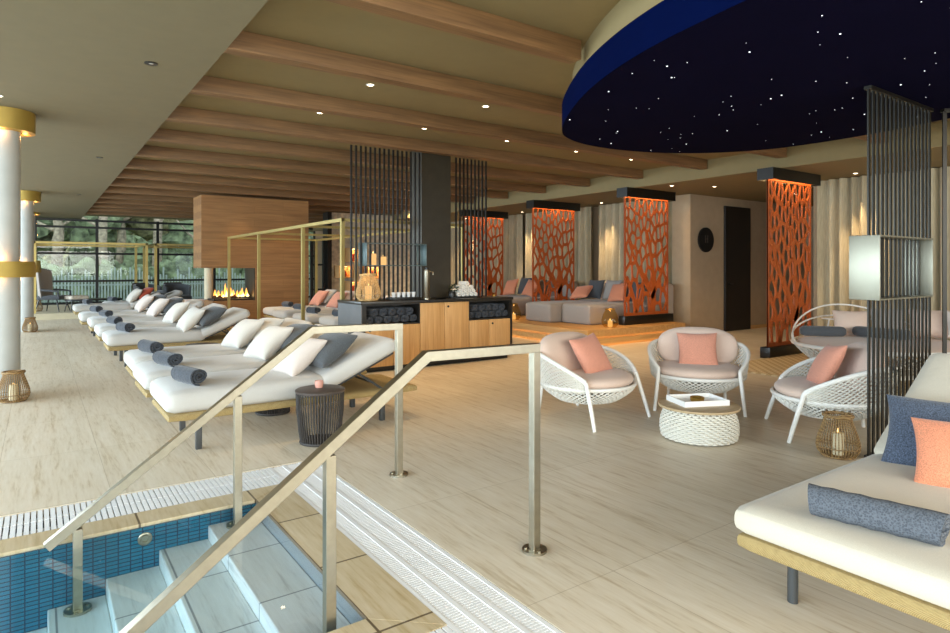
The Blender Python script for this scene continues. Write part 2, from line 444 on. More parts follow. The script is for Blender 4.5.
# pool basin: trench under the grating, coping, mosaic walls, steps
tr = MB(); tr.b(-6.3, 1.65, 4.01, 4.39, -0.16, -0.06); tr.b(1.31, 1.65, 1.67, 4.01, -0.16, -0.06); tr.b(-6.3, 1.31, 1.67, 2.05, -0.16, -0.06)
struct('floor_trench', tr, M['trench'])
def prism(m, pts, z0, z1):
    t = bmesh.new(); A = [t.verts.new((x, y, z0)) for x, y in pts]; B = [t.verts.new((x, y, z1)) for x, y in pts]; n = len(pts)
    t.faces.new(A[::-1]); t.faces.new(B)
    for i in range(n): t.faces.new((A[i], A[(i+1) % n], B[(i+1) % n], B[i]))
    bmesh.ops.recalc_face_normals(t, faces=t.faces); return m.add(t)
g = 0.0025
cp = MB(); prism(cp, [(-6.3, 3.82), (1.07-g, 3.82), (1.31-g, 4.01), (-6.3, 4.01)], -0.018, 0); struct('trim_coping', cp, M['coping'])
cp = MB(); prism(cp, [(1.07, 3.82-g), (1.07, 2.27+g), (1.31, 2.05+g), (1.31, 4.01-g)], -0.018, 0); struct('trim_coping', cp, M['coping'])
cp = MB(); prism(cp, [(-6.3, 2.05), (1.31-g, 2.05), (1.07-g, 2.27), (-6.3, 2.27)], -0.018, 0); struct('trim_coping', cp, M['coping'])
pw = MB(); pw.b(-6.3, 1.31, 3.82, 4.01, -1.4, -0.018); pw.b(-6.3, 1.31, 2.05, 2.27, -1.4, -0.018); struct('wall_pool', pw, M['mosaic'])
pw = MB(); pw.b(1.07, 1.31, 2.27, 3.82, -1.4, -0.018); struct('wall_stairhead', pw, M['tread'])
pf = MB(); pf.b(-6.3, 1.07, 2.27, 3.82, -1.5, -1.4); struct('floor_pool', pf, M['tread'])
st = MB(); ZT = [-0.09, -0.165, -0.25, -0.335, -0.42, -0.51]
for i, z in enumerate(ZT):
    x1 = 1.07 if i == 0 else 1.07-0.27-0.255*(i-1); x0 = 1.07-0.27-0.255*i
    st.b(x0, x1, 2.27, 3.82, -1.4, z, 0.006)
struct('floor_pool_steps', st, M['tread'])
wt = MB(); wt.b(-6.2, 1.069, 2.271, 3.819, -1.39, -0.012)
o = wt.build('pool_water', M['water'], None, False); o['kind'] = 'structure'

# far lounge podium near the garden window
pd = MB(); pd.b(-6.3, 9.0, 20.4, 26, 0, 0.16); struct('floor_podium', pd, M['pale_wall'])
# window wall at the far end
def window(name, xs, zs, y, z0, z1, frame_mat, r=0.045):
    f = MB()
    for x in xs: f.b(x-r, x+r, y-0.05, y+0.05, z0, z1)
    for z in zs: f.b(xs[0], xs[-1], y-0.045, y+0.045, z-r*0.8, z+r*0.8)
    o = struct(name, f, frame_mat)
    p = MB().b(xs[0], xs[-1], y-0.006, y+0.006, z0, z1).build('pane', M['glass'], o, False)
    return o
window('window_1', [-2.2, -0.1, 1.65, 3.55, 5.5, 7.5, 9.5], [0.2, 0.95, 1.9, 2.8, 3.04], 25.2, 0.16, 3.1, M['frame_b'])
lw_ = window('window_3', [-4.5+1.75*k for k in range(18)], [0.06, 0.9, 3.04], 0, 0.0, 3.1, M['frame_b'], 0.035)
lw_.rotation_euler = (0, 0, PI/2); lw_.location = (-5.85, 0, 0)
window('window_4', [-5.8+1.9*k for k in range(8)], [0.06, 0.9, 3.04], -4.4, 0.0, 3.1, M['frame_b'], 0.035)
struct('wall_far', MB().b(9.5, 16, 25.1, 25.4, 0, 3.1), M['wall'])
# rear stone wall with the narrow glazed door beside it
struct('wall_stone', MB().b(7.28, 11.6, 18.0, 18.3, 0, 3.1), M['stone'])
struct('wall_stone_return', MB().b(7.15, 7.28, 17.9, 18.3, 0, 3.1), M['black'])
window('window_2', [6.72, 7.1], [0.05, 0.75, 1.5, 2.25], 18.1, 0.0, 2.27, M['frame_b'], 0.035)
# corridor wall with the door, and the walls behind the curtains
struct('wall_corridor', MB().b(11.15, 16, 8.0, 8.45, 0, Z_LOW), M['wall'])
struct('wall_alcove', MB().b(11.6, 11.8, 8.45, 18.0, 0, Z_LOW), M['wall'])
struct('wall_alcove', MB().b(11.6, 11.8, -5, 5.5, 0, Z_LOW), M['wall'])
struct('wall_corridor_side', MB().b(11.6, 16, 5.5, 5.7, 0, Z_LOW), M['wall'])
struct('wall_corridor_end', MB().b(15.9, 16, 5.7, 8.0, 0, Z_LOW), M['wall'])
d = MB(); d.b(12.34, 13.34, 7.96, 8.03, 0, 2.77, 0.01); dd = struct('door_1', d, M['door'])
h = MB(); h.cyl((12.44, 7.92, 1.05), (12.58, 7.92, 1.05), 0.012); h.cyl((12.44, 7.97, 1.05), (12.44, 7.92, 1.05), 0.012); h.build('door_handle', M['black'], dd)
struct('baseboard_corridor', MB().b(13.36, 15.9, 7.985, 8.0, 0, 0.08), M['platedge'])
ck = thing('wall_clock', 'round black disc clock on the beige wall left of the dark door', 'clock', (11.64, 7.98, 2.0))
MB().cyl((0, 0, 0), (0, -0.03, 0), 0.265, n=40).build('dial', M['clockm'], ck)
q = MB()
for dx in (-0.04, 0.04): q.box((dx, -0.034, 0.02), (0.018, 0.006, 0.16))
q.box((0, -0.034, 0.02), (0.08, 0.006, 0.016)); q.build('mark', M['mark'], ck, False)

# oval starry ceiling feature
PTS = [(2.90, 1.45), (2.94, 2.08), (3.14, 2.80), (3.51, 3.55), (4.09, 4.36), (4.52, 4.69), (5.10, 4.80), (5.76, 4.68), (6.30, 4.36), (6.68, 3.86), (6.80, 3.2), (6.72, 2.4), (6.4, 1.5), (5.8, 0.9), (4.9, 0.6), (4.0, 0.55), (3.3, 0.85)]
def catmull(P, k=10):
    out = []; n = len(P)
    for i in range(n):
        a, b_, c, d = (Vector(P[(i+j-1) % n]) for j in range(4))
        for s in range(k):
            t = s/k
            out.append(0.5*((2*b_)+(c-a)*t+(2*a-5*b_+4*c-d)*t*t+(3*b_-a-3*c+d)*t**3))
    return out
OV = catmull(PTS)
def inset(P, d):
    n = len(P); out = []
    for i in range(n):
        t = (P[(i+1) % n]-P[i-1]).normalized(); out.append(P[i]+Vector((t.y, -t.x))*d)
    return out
def ring_prism(m, P, z0, z1, caps=True):
    t = bmesh.new(); A = [t.verts.new((p.x, p.y, z0)) for p in P]; B = [t.verts.new((p.x, p.y, z1)) for p in P]; n = len(P)
    for i in range(n): t.faces.new((A[i], A[(i+1) % n], B[(i+1) % n], B[i]))
    if caps: t.faces.new(A[::-1]); t.faces.new(B)
    bmesh.ops.recalc_face_normals(t, faces=t.faces); return m.add(t)
Z_DISC = 2.735
# which way is inwards?
IN = 1 if (inset(OV, 0.1)[0]-Vector((4.8, 2.6))).length < (OV[0]-Vector((4.8, 2.6))).length else -1
dr = MB(); ring_prism(dr, inset(OV, 0.10*IN), Z_DISC+0.2, Z_CEIL); struct('ceiling_drum', dr, M['ceil'], True)
star = thing('starry_ceiling_disc', 'large midnight blue pebble shaped ceiling disc dotted with tiny white star lights', 'ceiling light', (4.8, 2.6, Z_DISC))
def loc(P): return [p-Vector((4.8, 2.6)) for p in P]
m = MB(); ring_prism(m, loc(OV), 0, 0.235, False); m.build('rim', M['midnight_rim'], star)
m = MB(); ring_prism(m, loc(inset(OV, 0.004*IN)), 0.0, 0.015); m.build('underside', M['midnight'], star)
m = MB(); ring_prism(m, loc(inset(OV, 0.02*IN)), 0.19, 0.2); m.build('top_board', M['black'], star)
m = MB(); m.tube([(p.x, p.y, 0.205) for p in loc(inset(OV, 0.06*IN))], 0.008, 6, True); led = m.build('cove_light', M['led'], star)
rs = random.Random(11); s0 = None; cnt = 0
def inside(p):
    c = False; n = len(OV)
    for i in range(n):
        a, b_ = OV[i], OV[i-1]
        if (a.y > p.y) != (b_.y > p.y) and p.x < (b_.x-a.x)*(p.y-a.y)/(b_.y-a.y)+a.x: c = not c
    return c
while cnt < 95:
    p = Vector((rs.uniform(2.9, 6.8), rs.uniform(0.6, 4.8)))
    if not inside(p) or not inside(p+Vector((0.08, 0.08))) or not inside(p-Vector((0.08, 0.08))): continue
    sz = rs.choice((0.0025, 0.003, 0.0035, 0.004, 0.006))
    if s0 is None:
        m = MB(); t = bmesh.new(); bmesh.ops.create_icosphere(t, subdivisions=1, radius=1.0); m.add(t); s0 = m.build('star_light', M['star'], star)
        s = s0
    else:
        s = s0.copy(); COL.objects.link(s); s.parent = star
    s.location = (p.x-4.8, p.y-2.6, -0.002); s.scale = (sz, sz, sz*0.6); cnt += 1

# downlights -----------------------------------------------------------------
def make_downlight(label, loc_, power, group, size=75, col=(1.0, 0.70, 0.38), rotz=0):
    t = thing('downlight', label, 'ceiling light', loc_, rotz, group)
    MB().lathe([(0.030, -0.004), (0.045, -0.004), (0.045, 0.0), (0.030, 0.0)], 18).build('trim_ring', M['white_gloss'], t)
    MB().cyl((0, 0, -0.003), (0, 0, 0.0), 0.03, n=18).build('lens', M['lamp'], t)
    if power: spot('spot_lamp', (0, 0, -0.02), power, t, size, col)
    return t
names_r = ['first', 'second', 'third', 'fourth', 'fifth', 'sixth', 'seventh', 'eighth', 'ninth', 'tenth']
for ri, y in enumerate((5.75, 7.13, 8.5, 11.3, 14.0)):
    for xi, x in enumerate((2.75, 4.2, 5.6, 7.0, 8.3)):
        if ri == 0 and xi in (2,): continue
        make_downlight('warm downlight between the oak beams, %s from the left in the %s lit bay' % (names_r[xi], names_r[ri]), (x, y, Z_CEIL), 60, 'downlights between the oak beams')
for x, y, lb in ((9.75, 7.4, 'recessed downlight in the low ceiling in front of the black round clock'), (10.5, 7.0, 'recessed downlight in the low ceiling before the dark door'), (12.9, 6.7, 'recessed downlight in the corridor ceiling beside the dark door')):
    make_downlight(lb, (x, y, Z_LOW), 35, 'downlights in the low ceiling', 90)
for y, lb in ((10.3, 'curtain washing downlight above the double pouf sofa'), (13.25, 'curtain washing downlight between the second and third orange panels'), (16.0, 'curtain washing downlight beyond the farthest orange panel'), (4.7, 'curtain washing downlight above the white wicker nest lounger'), (2.3, 'curtain washing downlight behind the black bar screen')):
    t = make_downlight(lb, (10.93, y, Z_LOW), 0, 'curtain washers along the right wall', 60); spot('spot_lamp', (0, 0, -0.02), 170, t, 52, (1.0, 0.72, 0.40), 0.8, (0.16, 0.0, -1.25))
make_downlight('lit downlight in the flat ceiling slab above the near gold ringed column', (-0.33, 7.7, Z_SLAB), 10, None)
for y, lb in ((5.75, 'dark round ceiling nozzle nearest the camera in the flat slab'), (11.1, 'middle dark round ceiling nozzle in the flat slab'), (17.0, 'farthest dark round ceiling nozzle in the flat slab')):
    t = thing('ceiling_nozzle', lb, 'ceiling fitting', (0.76, y, Z_SLAB), 0, 'dark ceiling nozzles')
    MB().lathe([(0.02, -0.006), (0.05, -0.006), (0.05, 0.0), (0.02, 0.0)], 20).build('collar', M['black'], t)
    MB().cyl((0, 0, -0.003), (0, 0, 0), 0.021).build('core', M['white_gloss'], t)

# columns with gold rings ------------------------------------------------------
def column(loc_, label, mid=True):
    t = thing('round_column', label, 'column', loc_, 0, 'white columns with gold rings')
    MB().cyl((0, 0, 0), (0, 0, Z_SLAB), 0.145, n=40).build('shaft', M['white_col'], t)
    def ring(z, hgt, r):
        rg = MB().lathe([(0.16, z), (r, z), (r, z+hgt), (0.16, z+hgt), (0.16, z)], 40).build('gold_ring', M['goldring'], t)
        MB().lathe([(0.155, z+0.03), (0.17, z+0.03), (0.17, z+hgt-0.03), (0.155, z+hgt-0.03)], 32).build('ring_light', M['led'], rg)
    ring(2.88, 0.22, 0.28)
    if mid: ring(1.30, 0.17, 0.28)
    for (z, up) in (((1.30, False), (1.50, True), (2.85, False)) if mid else ((2.85, False),)):
        for a in range(3):
            ang = a*2*PI/3+0.4
            point('ring_glow', (0.2*math.cos(ang), 0.2*math.sin(ang), z), 0.9, (1.0, 0.45, 0.12), 0.02, t)
    return t
column((-0.31, 8.45, 0), 'nearest white column with two gold rings and a lantern at its foot')
column((-0.24, 17.0, 0), 'middle white column with gold rings, behind the near column')
column((-0.24, 23.3, 0.16), 'farthest white column beside the garden window, on the podium')

# pool overflow grating ---------------------------------------------------------
def grating(name, label, x0, x1, y0, y1, along):
    t = thing(name, label, 'grating', ((x0+x1)/2, (y0+y1)/2, 0), 0, 'white overflow gratings')
    cx, cyy = (x0+x1)/2, (y0+y1)/2
    s = MB(); r = MB(); p = 0.030 if along == 'x' else 0.018; z0, z1 = -0.028, -0.001
    if along == 'x':
        n = int((x1-x0)/p); h = (y1-y0)/2
        for i in range(n):
            x = -(x1-x0)/2+p*(i+0.5)
            s.b(x-0.0115, x+0.0115, -h+0.004, -0.006, z0, z1); s.b(x-0.0115, x+0.0115, 0.006, h-0.004, z0, z1)
        for y in (-h/2, h/2): r.b(-(x1-x0)/2, (x1-x0)/2, y-0.03, y+0.03, z0-0.012, z0+0.004)
    else:
        n = int((y1-y0)/p); h = (x1-x0)/2
        for i in range(n):
            y = -(y1-y0)/2+p*(i+0.5)
            s.b(-h+0.004, h-0.004, y-0.0065, y+0.0065, z0, z1-0.002)
        for k in range(17):
            x = -h+0.01+(2*h-0.02)*k/16; w_ = 0.012 if k in (0, 5, 11, 16) else 0.0045
            r.b(max(-h, x-w_), min(h, x+w_), -(y1-y0)/2, (y1-y0)/2, z0-0.012, z1 if w_ > 0.01 else z1-0.003)
    s.build('slats', M['grate'], t, False); r.build('support_rib', M['grate'], t, False)
grating('overflow_grating', 'white slatted overflow grating along the far edge of the pool steps', -2.5, 1.31, 4.01, 4.38, 'x')
grating('overflow_grating', 'white fine gridded overflow grating along the right edge of the pool steps', 1.31, 1.645, 1.67, 4.38, 'y')
grating('overflow_grating', 'white slatted overflow grating along the near edge of the pool steps', -2.5, 1.31, 1.68, 2.05, 'x')
# inlets and tiny step lights
t = thing('pool_inlet', 'oval white pool inlet in the blue mosaic wall', 'pool fitting', (0.475, 3.815, -0.085))
MB().lathe([(0.0, 0.004), (0.012, 0.004), (0.014, 0.012), (0.022, 0.012), (0.024, 0.004), (0.030, 0.004), (0.036, 0.0)], 24).build('cover', M['steel'], t).rotation_euler = (PI/2, 0, 0)
t = thing('pool_inlet', 'pool inlet at the left end of the mosaic wall, deeper in the water', 'pool fitting', (-0.22, 3.815, -0.33))
MB().lathe([(0.0, 0.004), (0.012, 0.004), (0.014, 0.012), (0.022, 0.012), (0.024, 0.004), (0.030, 0.004), (0.036, 0.0)], 24).build('cover', M['steel'], t).rotation_euler = (PI/2, 0, 0)

# handrails ----------------------------------------------------------------------
def handrail(label, y, posts, path):
    t = thing('handrail', label, 'handrail', (0, y, 0), 0, 'square steel handrails at the pool steps')
    r = 0.021
    m = MB(); hh = 0.0225; n_ = len(path); up_, dn_ = [], []
    for i in range(n_):
        p = Vector(path[i]); d0 = (Vector(path[i])-Vector(path[i-1])).normalized() if i else None
        d1 = (Vector(path[i+1])-p).normalized() if i < n_-1 else None
        d0 = d0 or d1; d1 = d1 or d0
        n0, n1 = Vector((-d0.y, d0.x)), Vector((-d1.y, d1.x)); b_ = (n0+n1).normalized(); k_ = hh/max(0.3, b_.dot(n0))
        up_.append(p+b_*k_); dn_.append(p-b_*k_)
    t_ = bmesh.new(); loops = [[t_.verts.new((q.x, yy, q.y)) for q in L_] for L_ in (up_, dn_) for yy in (-hh, hh)]
    ua, ub, da, db_ = loops
    for i in range(n_-1):
        for A, B in ((ua, ub), (ub, db_), (db_, da), (da, ua)): t_.faces.new((A[i], A[i+1], B[i+1], B[i]))
    for i in (0, n_-1): t_.faces.new((ua[i], ub[i], db_[i], da[i]))
    bmesh.ops.recalc_face_normals(t_, faces=t_.faces); bmesh.ops.bevel(t_, geom=t_.edges[:], offset=0.002, segments=1, affect='EDGES'); m.add(t_)
    m.build('rail', M['steel'], t, False)
    for x, z0, z1 in posts:
        p = MB().b(x-r, x+r, -r, r, z0, z1, 0.002).build('post', M['steel'], t, False)
        b = MB(); b.cyl((x, 0, z0), (x, 0, z0+0.012), 0.062, n=28)
        for a in range(3): b.cyl((x+0.043*math.cos(a*2.1+.4), 0.043*math.sin(a*2.1+.4), z0+0.012), (x+0.043*math.cos(a*2.1+.4), 0.043*math.sin(a*2.1+.4), z0+0.017), 0.008, n=8)
        b.build('base_plate', M['steel'], p)
    return t
handrail('brushed steel handrail on the near side of the pool steps', 2.335, [(2.005, 0, 1.0), (0.94, -0.09, 0.66)], [(2.026, 1.005), (1.385, 1.015), (0.03, 0.03)])
handrail('brushed steel handrail on the far side of the pool steps, beside the mosaic wall', 3.72, [(1.99, 0, 1.0), (0.94, -0.09, 0.66), (0.16, -0.335, 0.08)], [(2.012, 1.005), (1.385, 1.015), (0.03, 0.02)])

# loungers -------------------------------------------------------------------------
def make_lounger(label, loc_, group):
    t = thing('sun_lounger', label, 'sun lounger', loc_, 0, group)
    W_ = 0.84
    f = MB(); f.soft((1.07, 0, 0.27), (2.14, W_-0.02, 0.065), 0.032); f.build('frame', M['rattan'], t)
    for x in (0.23, 1.80):
        for y in (-0.33, 0.33):
            MB().b(x-0.022, x+0.022, y-0.022, y+0.022, 0, 0.25, 0.003).build('leg', M['legd'], t)
    MB().soft((0.63, 0, 0.385), (1.30, W_, 0.165), 0.07, 0.02).build('mattress', M['cream'], t)
    a = math.radians(24); L = 0.80
    bk = MB().soft((1.22+math.cos(a)*L/2-math.sin(a)*0.07, 0, 0.32+math.sin(a)*L/2+math.cos(a)*0.07), (L, W_, 0.135), 0.06, 0.01, (0, -a, 0)).build('backrest', M['cream'], t)
    s = MB()
    for y in (-0.36, 0.36):
        s.tube([(1.22, y, 0.315), (1.22+math.cos(a)*0.74, y, 0.315+math.sin(a)*0.74)], 0.013, 6); s.tube([(1.55, y, 0.46), (1.78, y, 0.30)], 0.012, 6)
    s.tube([(1.70, -0.36, 0.36), (1.70, 0.36, 0.36)], 0.010, 6)
    s.tube([(1.22, -0.36, 0.315), (1.22, 0.36, 0.315)], 0.010, 6)
    s.build('back_support', M['legd'], t)
    return t
HOR = ['nearest', 'second', 'third', 'fourth', 'fifth', 'sixth', 'seventh', 'eighth', 'ninth']
ROW = [5.48, 6.55, 7.66, 10.35, 11.75, 13.6, 15.25, 18.6, 19.75]
G1 = 'cream sun loungers in the long row by the pool deck'
l0 = make_lounger('nearest cream sun lounger of the long row, beside the black side table', (0.78, ROW[0], 0), G1)
LW = ['', 'next behind the nearest one', 'close beside the second one', 'beyond the gap with the dark side table', 'with its white pillow up', 'with a pale pink pillow', 'with cream and charcoal pillows', 'with a rust red pillow', 'farthest of all, with grey pillows']
row_x = [0.78, 0.77, 0.80, 0.78, 0.77, 0.77, 0.70, 0.72, 1.45]
for i in range(1, 9):
    z = 0
    dup(l0, (row_x[i], ROW[i], z), 0, '%s cream sun lounger of the long row, %s' % (HOR[i], LW[i]), G1)
G2 = 'cream sun loungers in the second row under the gold frame'
for i, (x, y) in enumerate(((4.42, 11.1), (4.28, 12.20), (4.25, 13.4), (4.35, 14.5))):
    dup(l0, (x, y, 0), 0, '%s cream sun lounger of the second row under the gold frame' % HOR[i], G2)

# pillows
def cushion(m, label, loc_, rot, size=(0.46, 0.46, 0.17), group=None):
    o = MB().pillow(*size).build('cushion', M[m], None)
    tag(o, label, 'cushion', group, loc_, rot); return o
def lean(tilt, yaw=0.0, roll=0.0):
    # pillow standing on its edge, leaning back by tilt; yaw 0 faces the foot end (-X)
    R_ = Matrix.Rotation(yaw, 3, 'Z') @ Matrix.Rotation(-(PI/2-tilt), 3, 'Y') @ Matrix.Rotation(roll, 3, 'Z')
    return R_.to_euler()
GP = 'pillows on the long row of loungers'
zs = 0.475
pil = [  # lounger, dx, dy, colour, tilt, words
    (0, 1.31, 0.10, 'pink_white', 0.75, 'blush white pillow on the nearest lounger of the long row'),
    (0, 1.56, 0.04, 'charcoal', 0.85, 'charcoal pillow on the nearest lounger, behind its blush white pillow'),
    (1, 1.36, 0.02, 'white_f', 0.7, 'white pillow on the second lounger of the long row'),
    (1, 1.58, -0.02, 'charcoal', 0.85, 'charcoal pillow on the second lounger, behind its white pillow'),
    (2, 1.36, 0.0, 'white_f', 0.7, 'white pillow on the third lounger of the long row'),
    (2, 1.58, 0.05, 'white_f', 0.9, 'second white pillow leaning behind the first on the third lounger'),
    (3, 1.30, -0.05, 'white_f', 0.6, 'white pillow on the fourth lounger of the long row'),
    (3, 1.56, -0.10, 'charcoal', 0.85, 'large charcoal pillow on the fourth lounger of the long row'),
    (4, 1.34, -0.05, 'white_f', 0.6, 'white pillow on the fifth lounger of the long row'),
    (5, 1.32, -0.05, 'pink_white', 0.6, 'pale pink pillow on the sixth lounger of the long row'),
    (5, 1.54, -0.05, 'charcoal', 0.8, 'charcoal pillow on the sixth lounger of the long row'),
    (6, 1.36, -0.05, 'pink_white', 0.6, 'cream pillow on the seventh lounger of the long row'),
    (6, 1.58, -0.05, 'charcoal', 0.8, 'charcoal pillow on the seventh lounger of the long row'),
    (7, 1.52, -0.05, 'white_f', 0.6, 'white pillow on the eighth lounger, before the rust red one'),
    (7, 1.76, -0.05, 'rust', 0.7, 'rust red pillow on the eighth lounger of the long row'),
    (8, 1.15, 0.0, 'charcoal', 0.9, 'grey pillow on the farthest lounger of the long row'),
    (8, 1.5, 0.0, 'charcoal', 0.95, 'second grey pillow, higher up on the farthest lounger'),
]
rp = random.Random(5)
for li, dx, dy, c, tl, lb in pil:
    base = zs+0.01+max(0, dx-1.27)*math.tan(math.radians(25))*0.5
    cushion(c, lb, (row_x[li]+dx-0.20, ROW[li]+dy-0.12, base+0.19*math.cos(tl)-0.02), lean(tl+0.12, 0.12, rp.uniform(-0.12, 0.12)), (0.44, 0.50, 0.20), GP)
for i, (x, y, c, tl, lb) in enumerate((
    (5.55, 14.45, 'coral_dim', 0.7, 'coral pillow on the farthest lounger of the second row'),
    (5.75, 14.5, 'white_f', 0.8, 'cream pillow behind the coral one on the farthest lounger of the second row'),
    (5.55, 13.35, 'coral_dim', 0.7, 'salmon pillow on the third lounger of the second row'),
    (5.78, 13.4, 'blush', 0.8, 'blush pillow leaning behind the salmon one on the third lounger of the second row'),
    (5.55, 12.15, 'blush', 0.7, 'blush pillow on the second lounger of the second row'),
    (5.80, 12.18, 'white_f', 0.85, 'cream pillow higher up on the second lounger of the second row'),
    (5.62, 11.05, 'pink_white', 0.7, 'pale pillow on the nearest lounger of the second row'),
    (5.85, 11.05, 'charcoal', 0.85, 'charcoal pillow on the nearest lounger of the second row'))):
    cushion(c, lb, (x, y, 0.53+0.19*math.cos(tl)+(i % 2)*0.05), lean(tl, 0.1), (0.45, 0.5, 0.17), 'pillows on the second row of loungers')

# rolled towels: a spiral roll of terry
def roll_mesh(L=0.34, r=0.085, turns=2.3, squash=0.85, seed=1):
    rr = random.Random(seed); m = MB(); n = 40
    ph = [rr.uniform(0, 6) for _ in range(6)]
    def sp(u, v):
        a = u*turns*2*PI; rad = 0.018+(r-0.018)*u
        wob = 1+0.05*math.sin(3*a+ph[0])+0.04*math.sin(9*v*PI+ph[1]+a)
        y = (v-0.5)*L*(1+0.05*math.sin(a+ph[2]))
        return (rad*wob*math.cos(a), y, rad*wob*math.sin(a)*squash)
    m.grid(sp, n, 10)
    t = m.bm
    geom = t.faces[:]
    bmesh.ops.solidify(t, geom=geom, thickness=0.014)
    return m
def towel(label, x, y, z, mat='towel', rotz=0.0, L=0.34, r=0.08, group=None, seed=1, squash=0.85):
    o = roll_mesh(L, r, 2.75, squash, seed).build('rolled_towel', M[mat], None, True, 60)
    tag(o, label, 'towel', group, (x, y, z+r*squash*0.98), (0, 0, rotz)); return o
GT = 'rolled towels at the foot of the loungers'
for i in range(9):
    towel('dark grey rolled towel on the foot of the %s lounger of the long row' % HOR[i], row_x[i]+(0.20, 0.22, 0.19, 0.24, 0.24, 0.26, 0.28, 0.28, 0.2)[i], ROW[i]-0.14, 0.485, 'towel', 0.25, 0.34, 0.082, GT, i+1)
for i, (x, y) in enumerate(((4.65, 11.05), (4.55, 12.15), (4.7, 13.4), (4.8, 14.5))):
    towel('dark rolled towel on the foot of the %s lounger of the second row' % HOR[i], x, y, 0.485, 'towel', 0.2, 0.32, 0.08, 'rolled towels on the second row of loungers', i+3)

# strapped side tables -----------------------------------------------------------------
def make_side_table(label, loc_, group):
    t = thing('side_table', label, 'side table', loc_, 0, group)
    MB().lathe([(0, 0.405), (0.19, 0.405), (0.195, 0.412), (0.195, 0.425), (0.187, 0.43), (0, 0.43)], 40).build('table_top', M['strap_top'], t)
    s = MB(); n = 46
    for i in range(n):
        a = 2*PI*i/n
        def P(r, z): return (r*math.cos(a), r*math.sin(a), z)
        s.tube([P(0.186, 0.405), P(0.180, 0.25), P(0.165, 0.10), P(0.150, 0.015)], 0.0055, 5)
    s.build('straps', M['strap'], t)
    b = MB(); b.tube([(0.152*math.cos(a*PI/18), 0.152*math.sin(a*PI/18), 0.014) for a in range(36)], 0.012, 8, True); b.cyl((0, 0, 0.004), (0, 0, 0.02), 0.145, n=30); b.build('base_ring', M['strap'], t)
    return t
s0_ = make_side_table('black strapped round side table beside the nearest lounger', (1.85, 4.79, 0), 'strapped side tables')
dup(s0_, (1.85, 6.02, 0), 0, 'black strapped side table half hidden behind the nearest lounger', None)
dup(s0_, (1.70, 8.45, 0), 0, 'dark strapped side table in the gap between the third and fourth loungers', None)
t = thing('candle_glass', 'small pink tealight glass on the black strapped side table', 'candle holder', (1.86, 4.84, 0.431))
MB().lathe([(0.0, 0.0), (0.030, 0.0), (0.036, 0.03), (0.033, 0.055), (0.028, 0.055), (0.028, 0.012), (0.0, 0.012)], 20).build('cup', M['pink_glass'], t)
MB().cyl((0, 0, 0.012), (0, 0, 0.03), 0.02).build('tealight', M['wax'], t)
# ================================================================== BAR SCREENS
def bar_row(name, label, p0, p1, n, z0, z1, r, m, group=None, rails=True, sq=True):
    p0, p1 = Vector((p0[0], p0[1], 0)), Vector((p1[0], p1[1], 0)); d = p1-p0; L = d.length; ang = math.atan2(d.y, d.x)
    t = thing(name, label, 'screen', (p0.x, p0.y, z0), ang, group)
    b0 = MB().box((0, 0, (z1-z0)/2), (2.7*r, 0.010, z1-z0)).build('bar', m, t, False)
    for i in range(1, n):
        c = b0.copy(); COL.objects.link(c); c.parent = t; c.location = (L*i/(n-1), 0, 0)
    if rails:
        MB().box((L/2, 0, 0.012), (L+0.04, 0.05, 0.024)).build('bottom_rail', m, t, False)
        MB().box((L/2, 0, z1-z0-0.012), (L+0.04, 0.05, 0.024)).build('top_rail', m, t, False)
    return t
bar_row('bar_screen', 'black vertical bar screen from floor to starry disc, behind the rattan lantern', (4.98, 2.05), (6.11, 2.05), 16, 0, Z_DISC, 0.0125, M['bronze'])
bar_row('bar_screen', 'black bar screen at the right edge, turning away from the long bar screen', (6.22, 1.98), (6.95, 1.46), 10, 0, Z_DISC, 0.0125, M['bronze'])
def frame_box(label, loc_, w_, d_, h_, m, full=0.0):
    t = thing('metal_display_box', label, 'display box', loc_)
    th = 0.012
    for x, nm in ((-w_/2, 'end_panel'), (w_/2, 'end_panel')):
        MB().box((x, 0, h_/2), (th, d_, h_), bev=0.004).build(nm, m, t)
    MB().box((0, 0, th/2), (w_-th, d_, th)).build('bottom_plate', m, t); MB().box((0, 0, h_-th/2), (w_-th, d_, th)).build('top_plate', m, t)
    return t
M['satin'] = plain('satin_steel', '9c9888', 0.42, 0.9, var=0.03)
t = frame_box('open satin steel box threaded on the black bar screen at the right', (5.43, 2.065, 1.165), 0.97, 0.21, 0.475, M['satin'])
t = frame_box('open dark steel box hung on the bars above the towel counter', (4.16, 7.95, 1.43), 0.95, 0.28, 0.32, M['darkbox'])
for i, (x, z, lb) in enumerate(((3.86, 0.16, 'taller lit candle inside the dark steel box on the counter bars'), (4.02, 0.12, 'shorter lit candle inside the dark steel box on the counter bars'))):
    c = thing('pillar_candle', lb, 'candle', (x, 7.98, 1.4425))
    MB().cyl((0, 0, 0), (0, 0, z), 0.045, n=20).build('wax', M['candleglow'], c); MB().lathe([(0.0, z), (0.008, z+0.012), (0.0, z+0.04)], 10).build('flame', M['flamecore'], c)

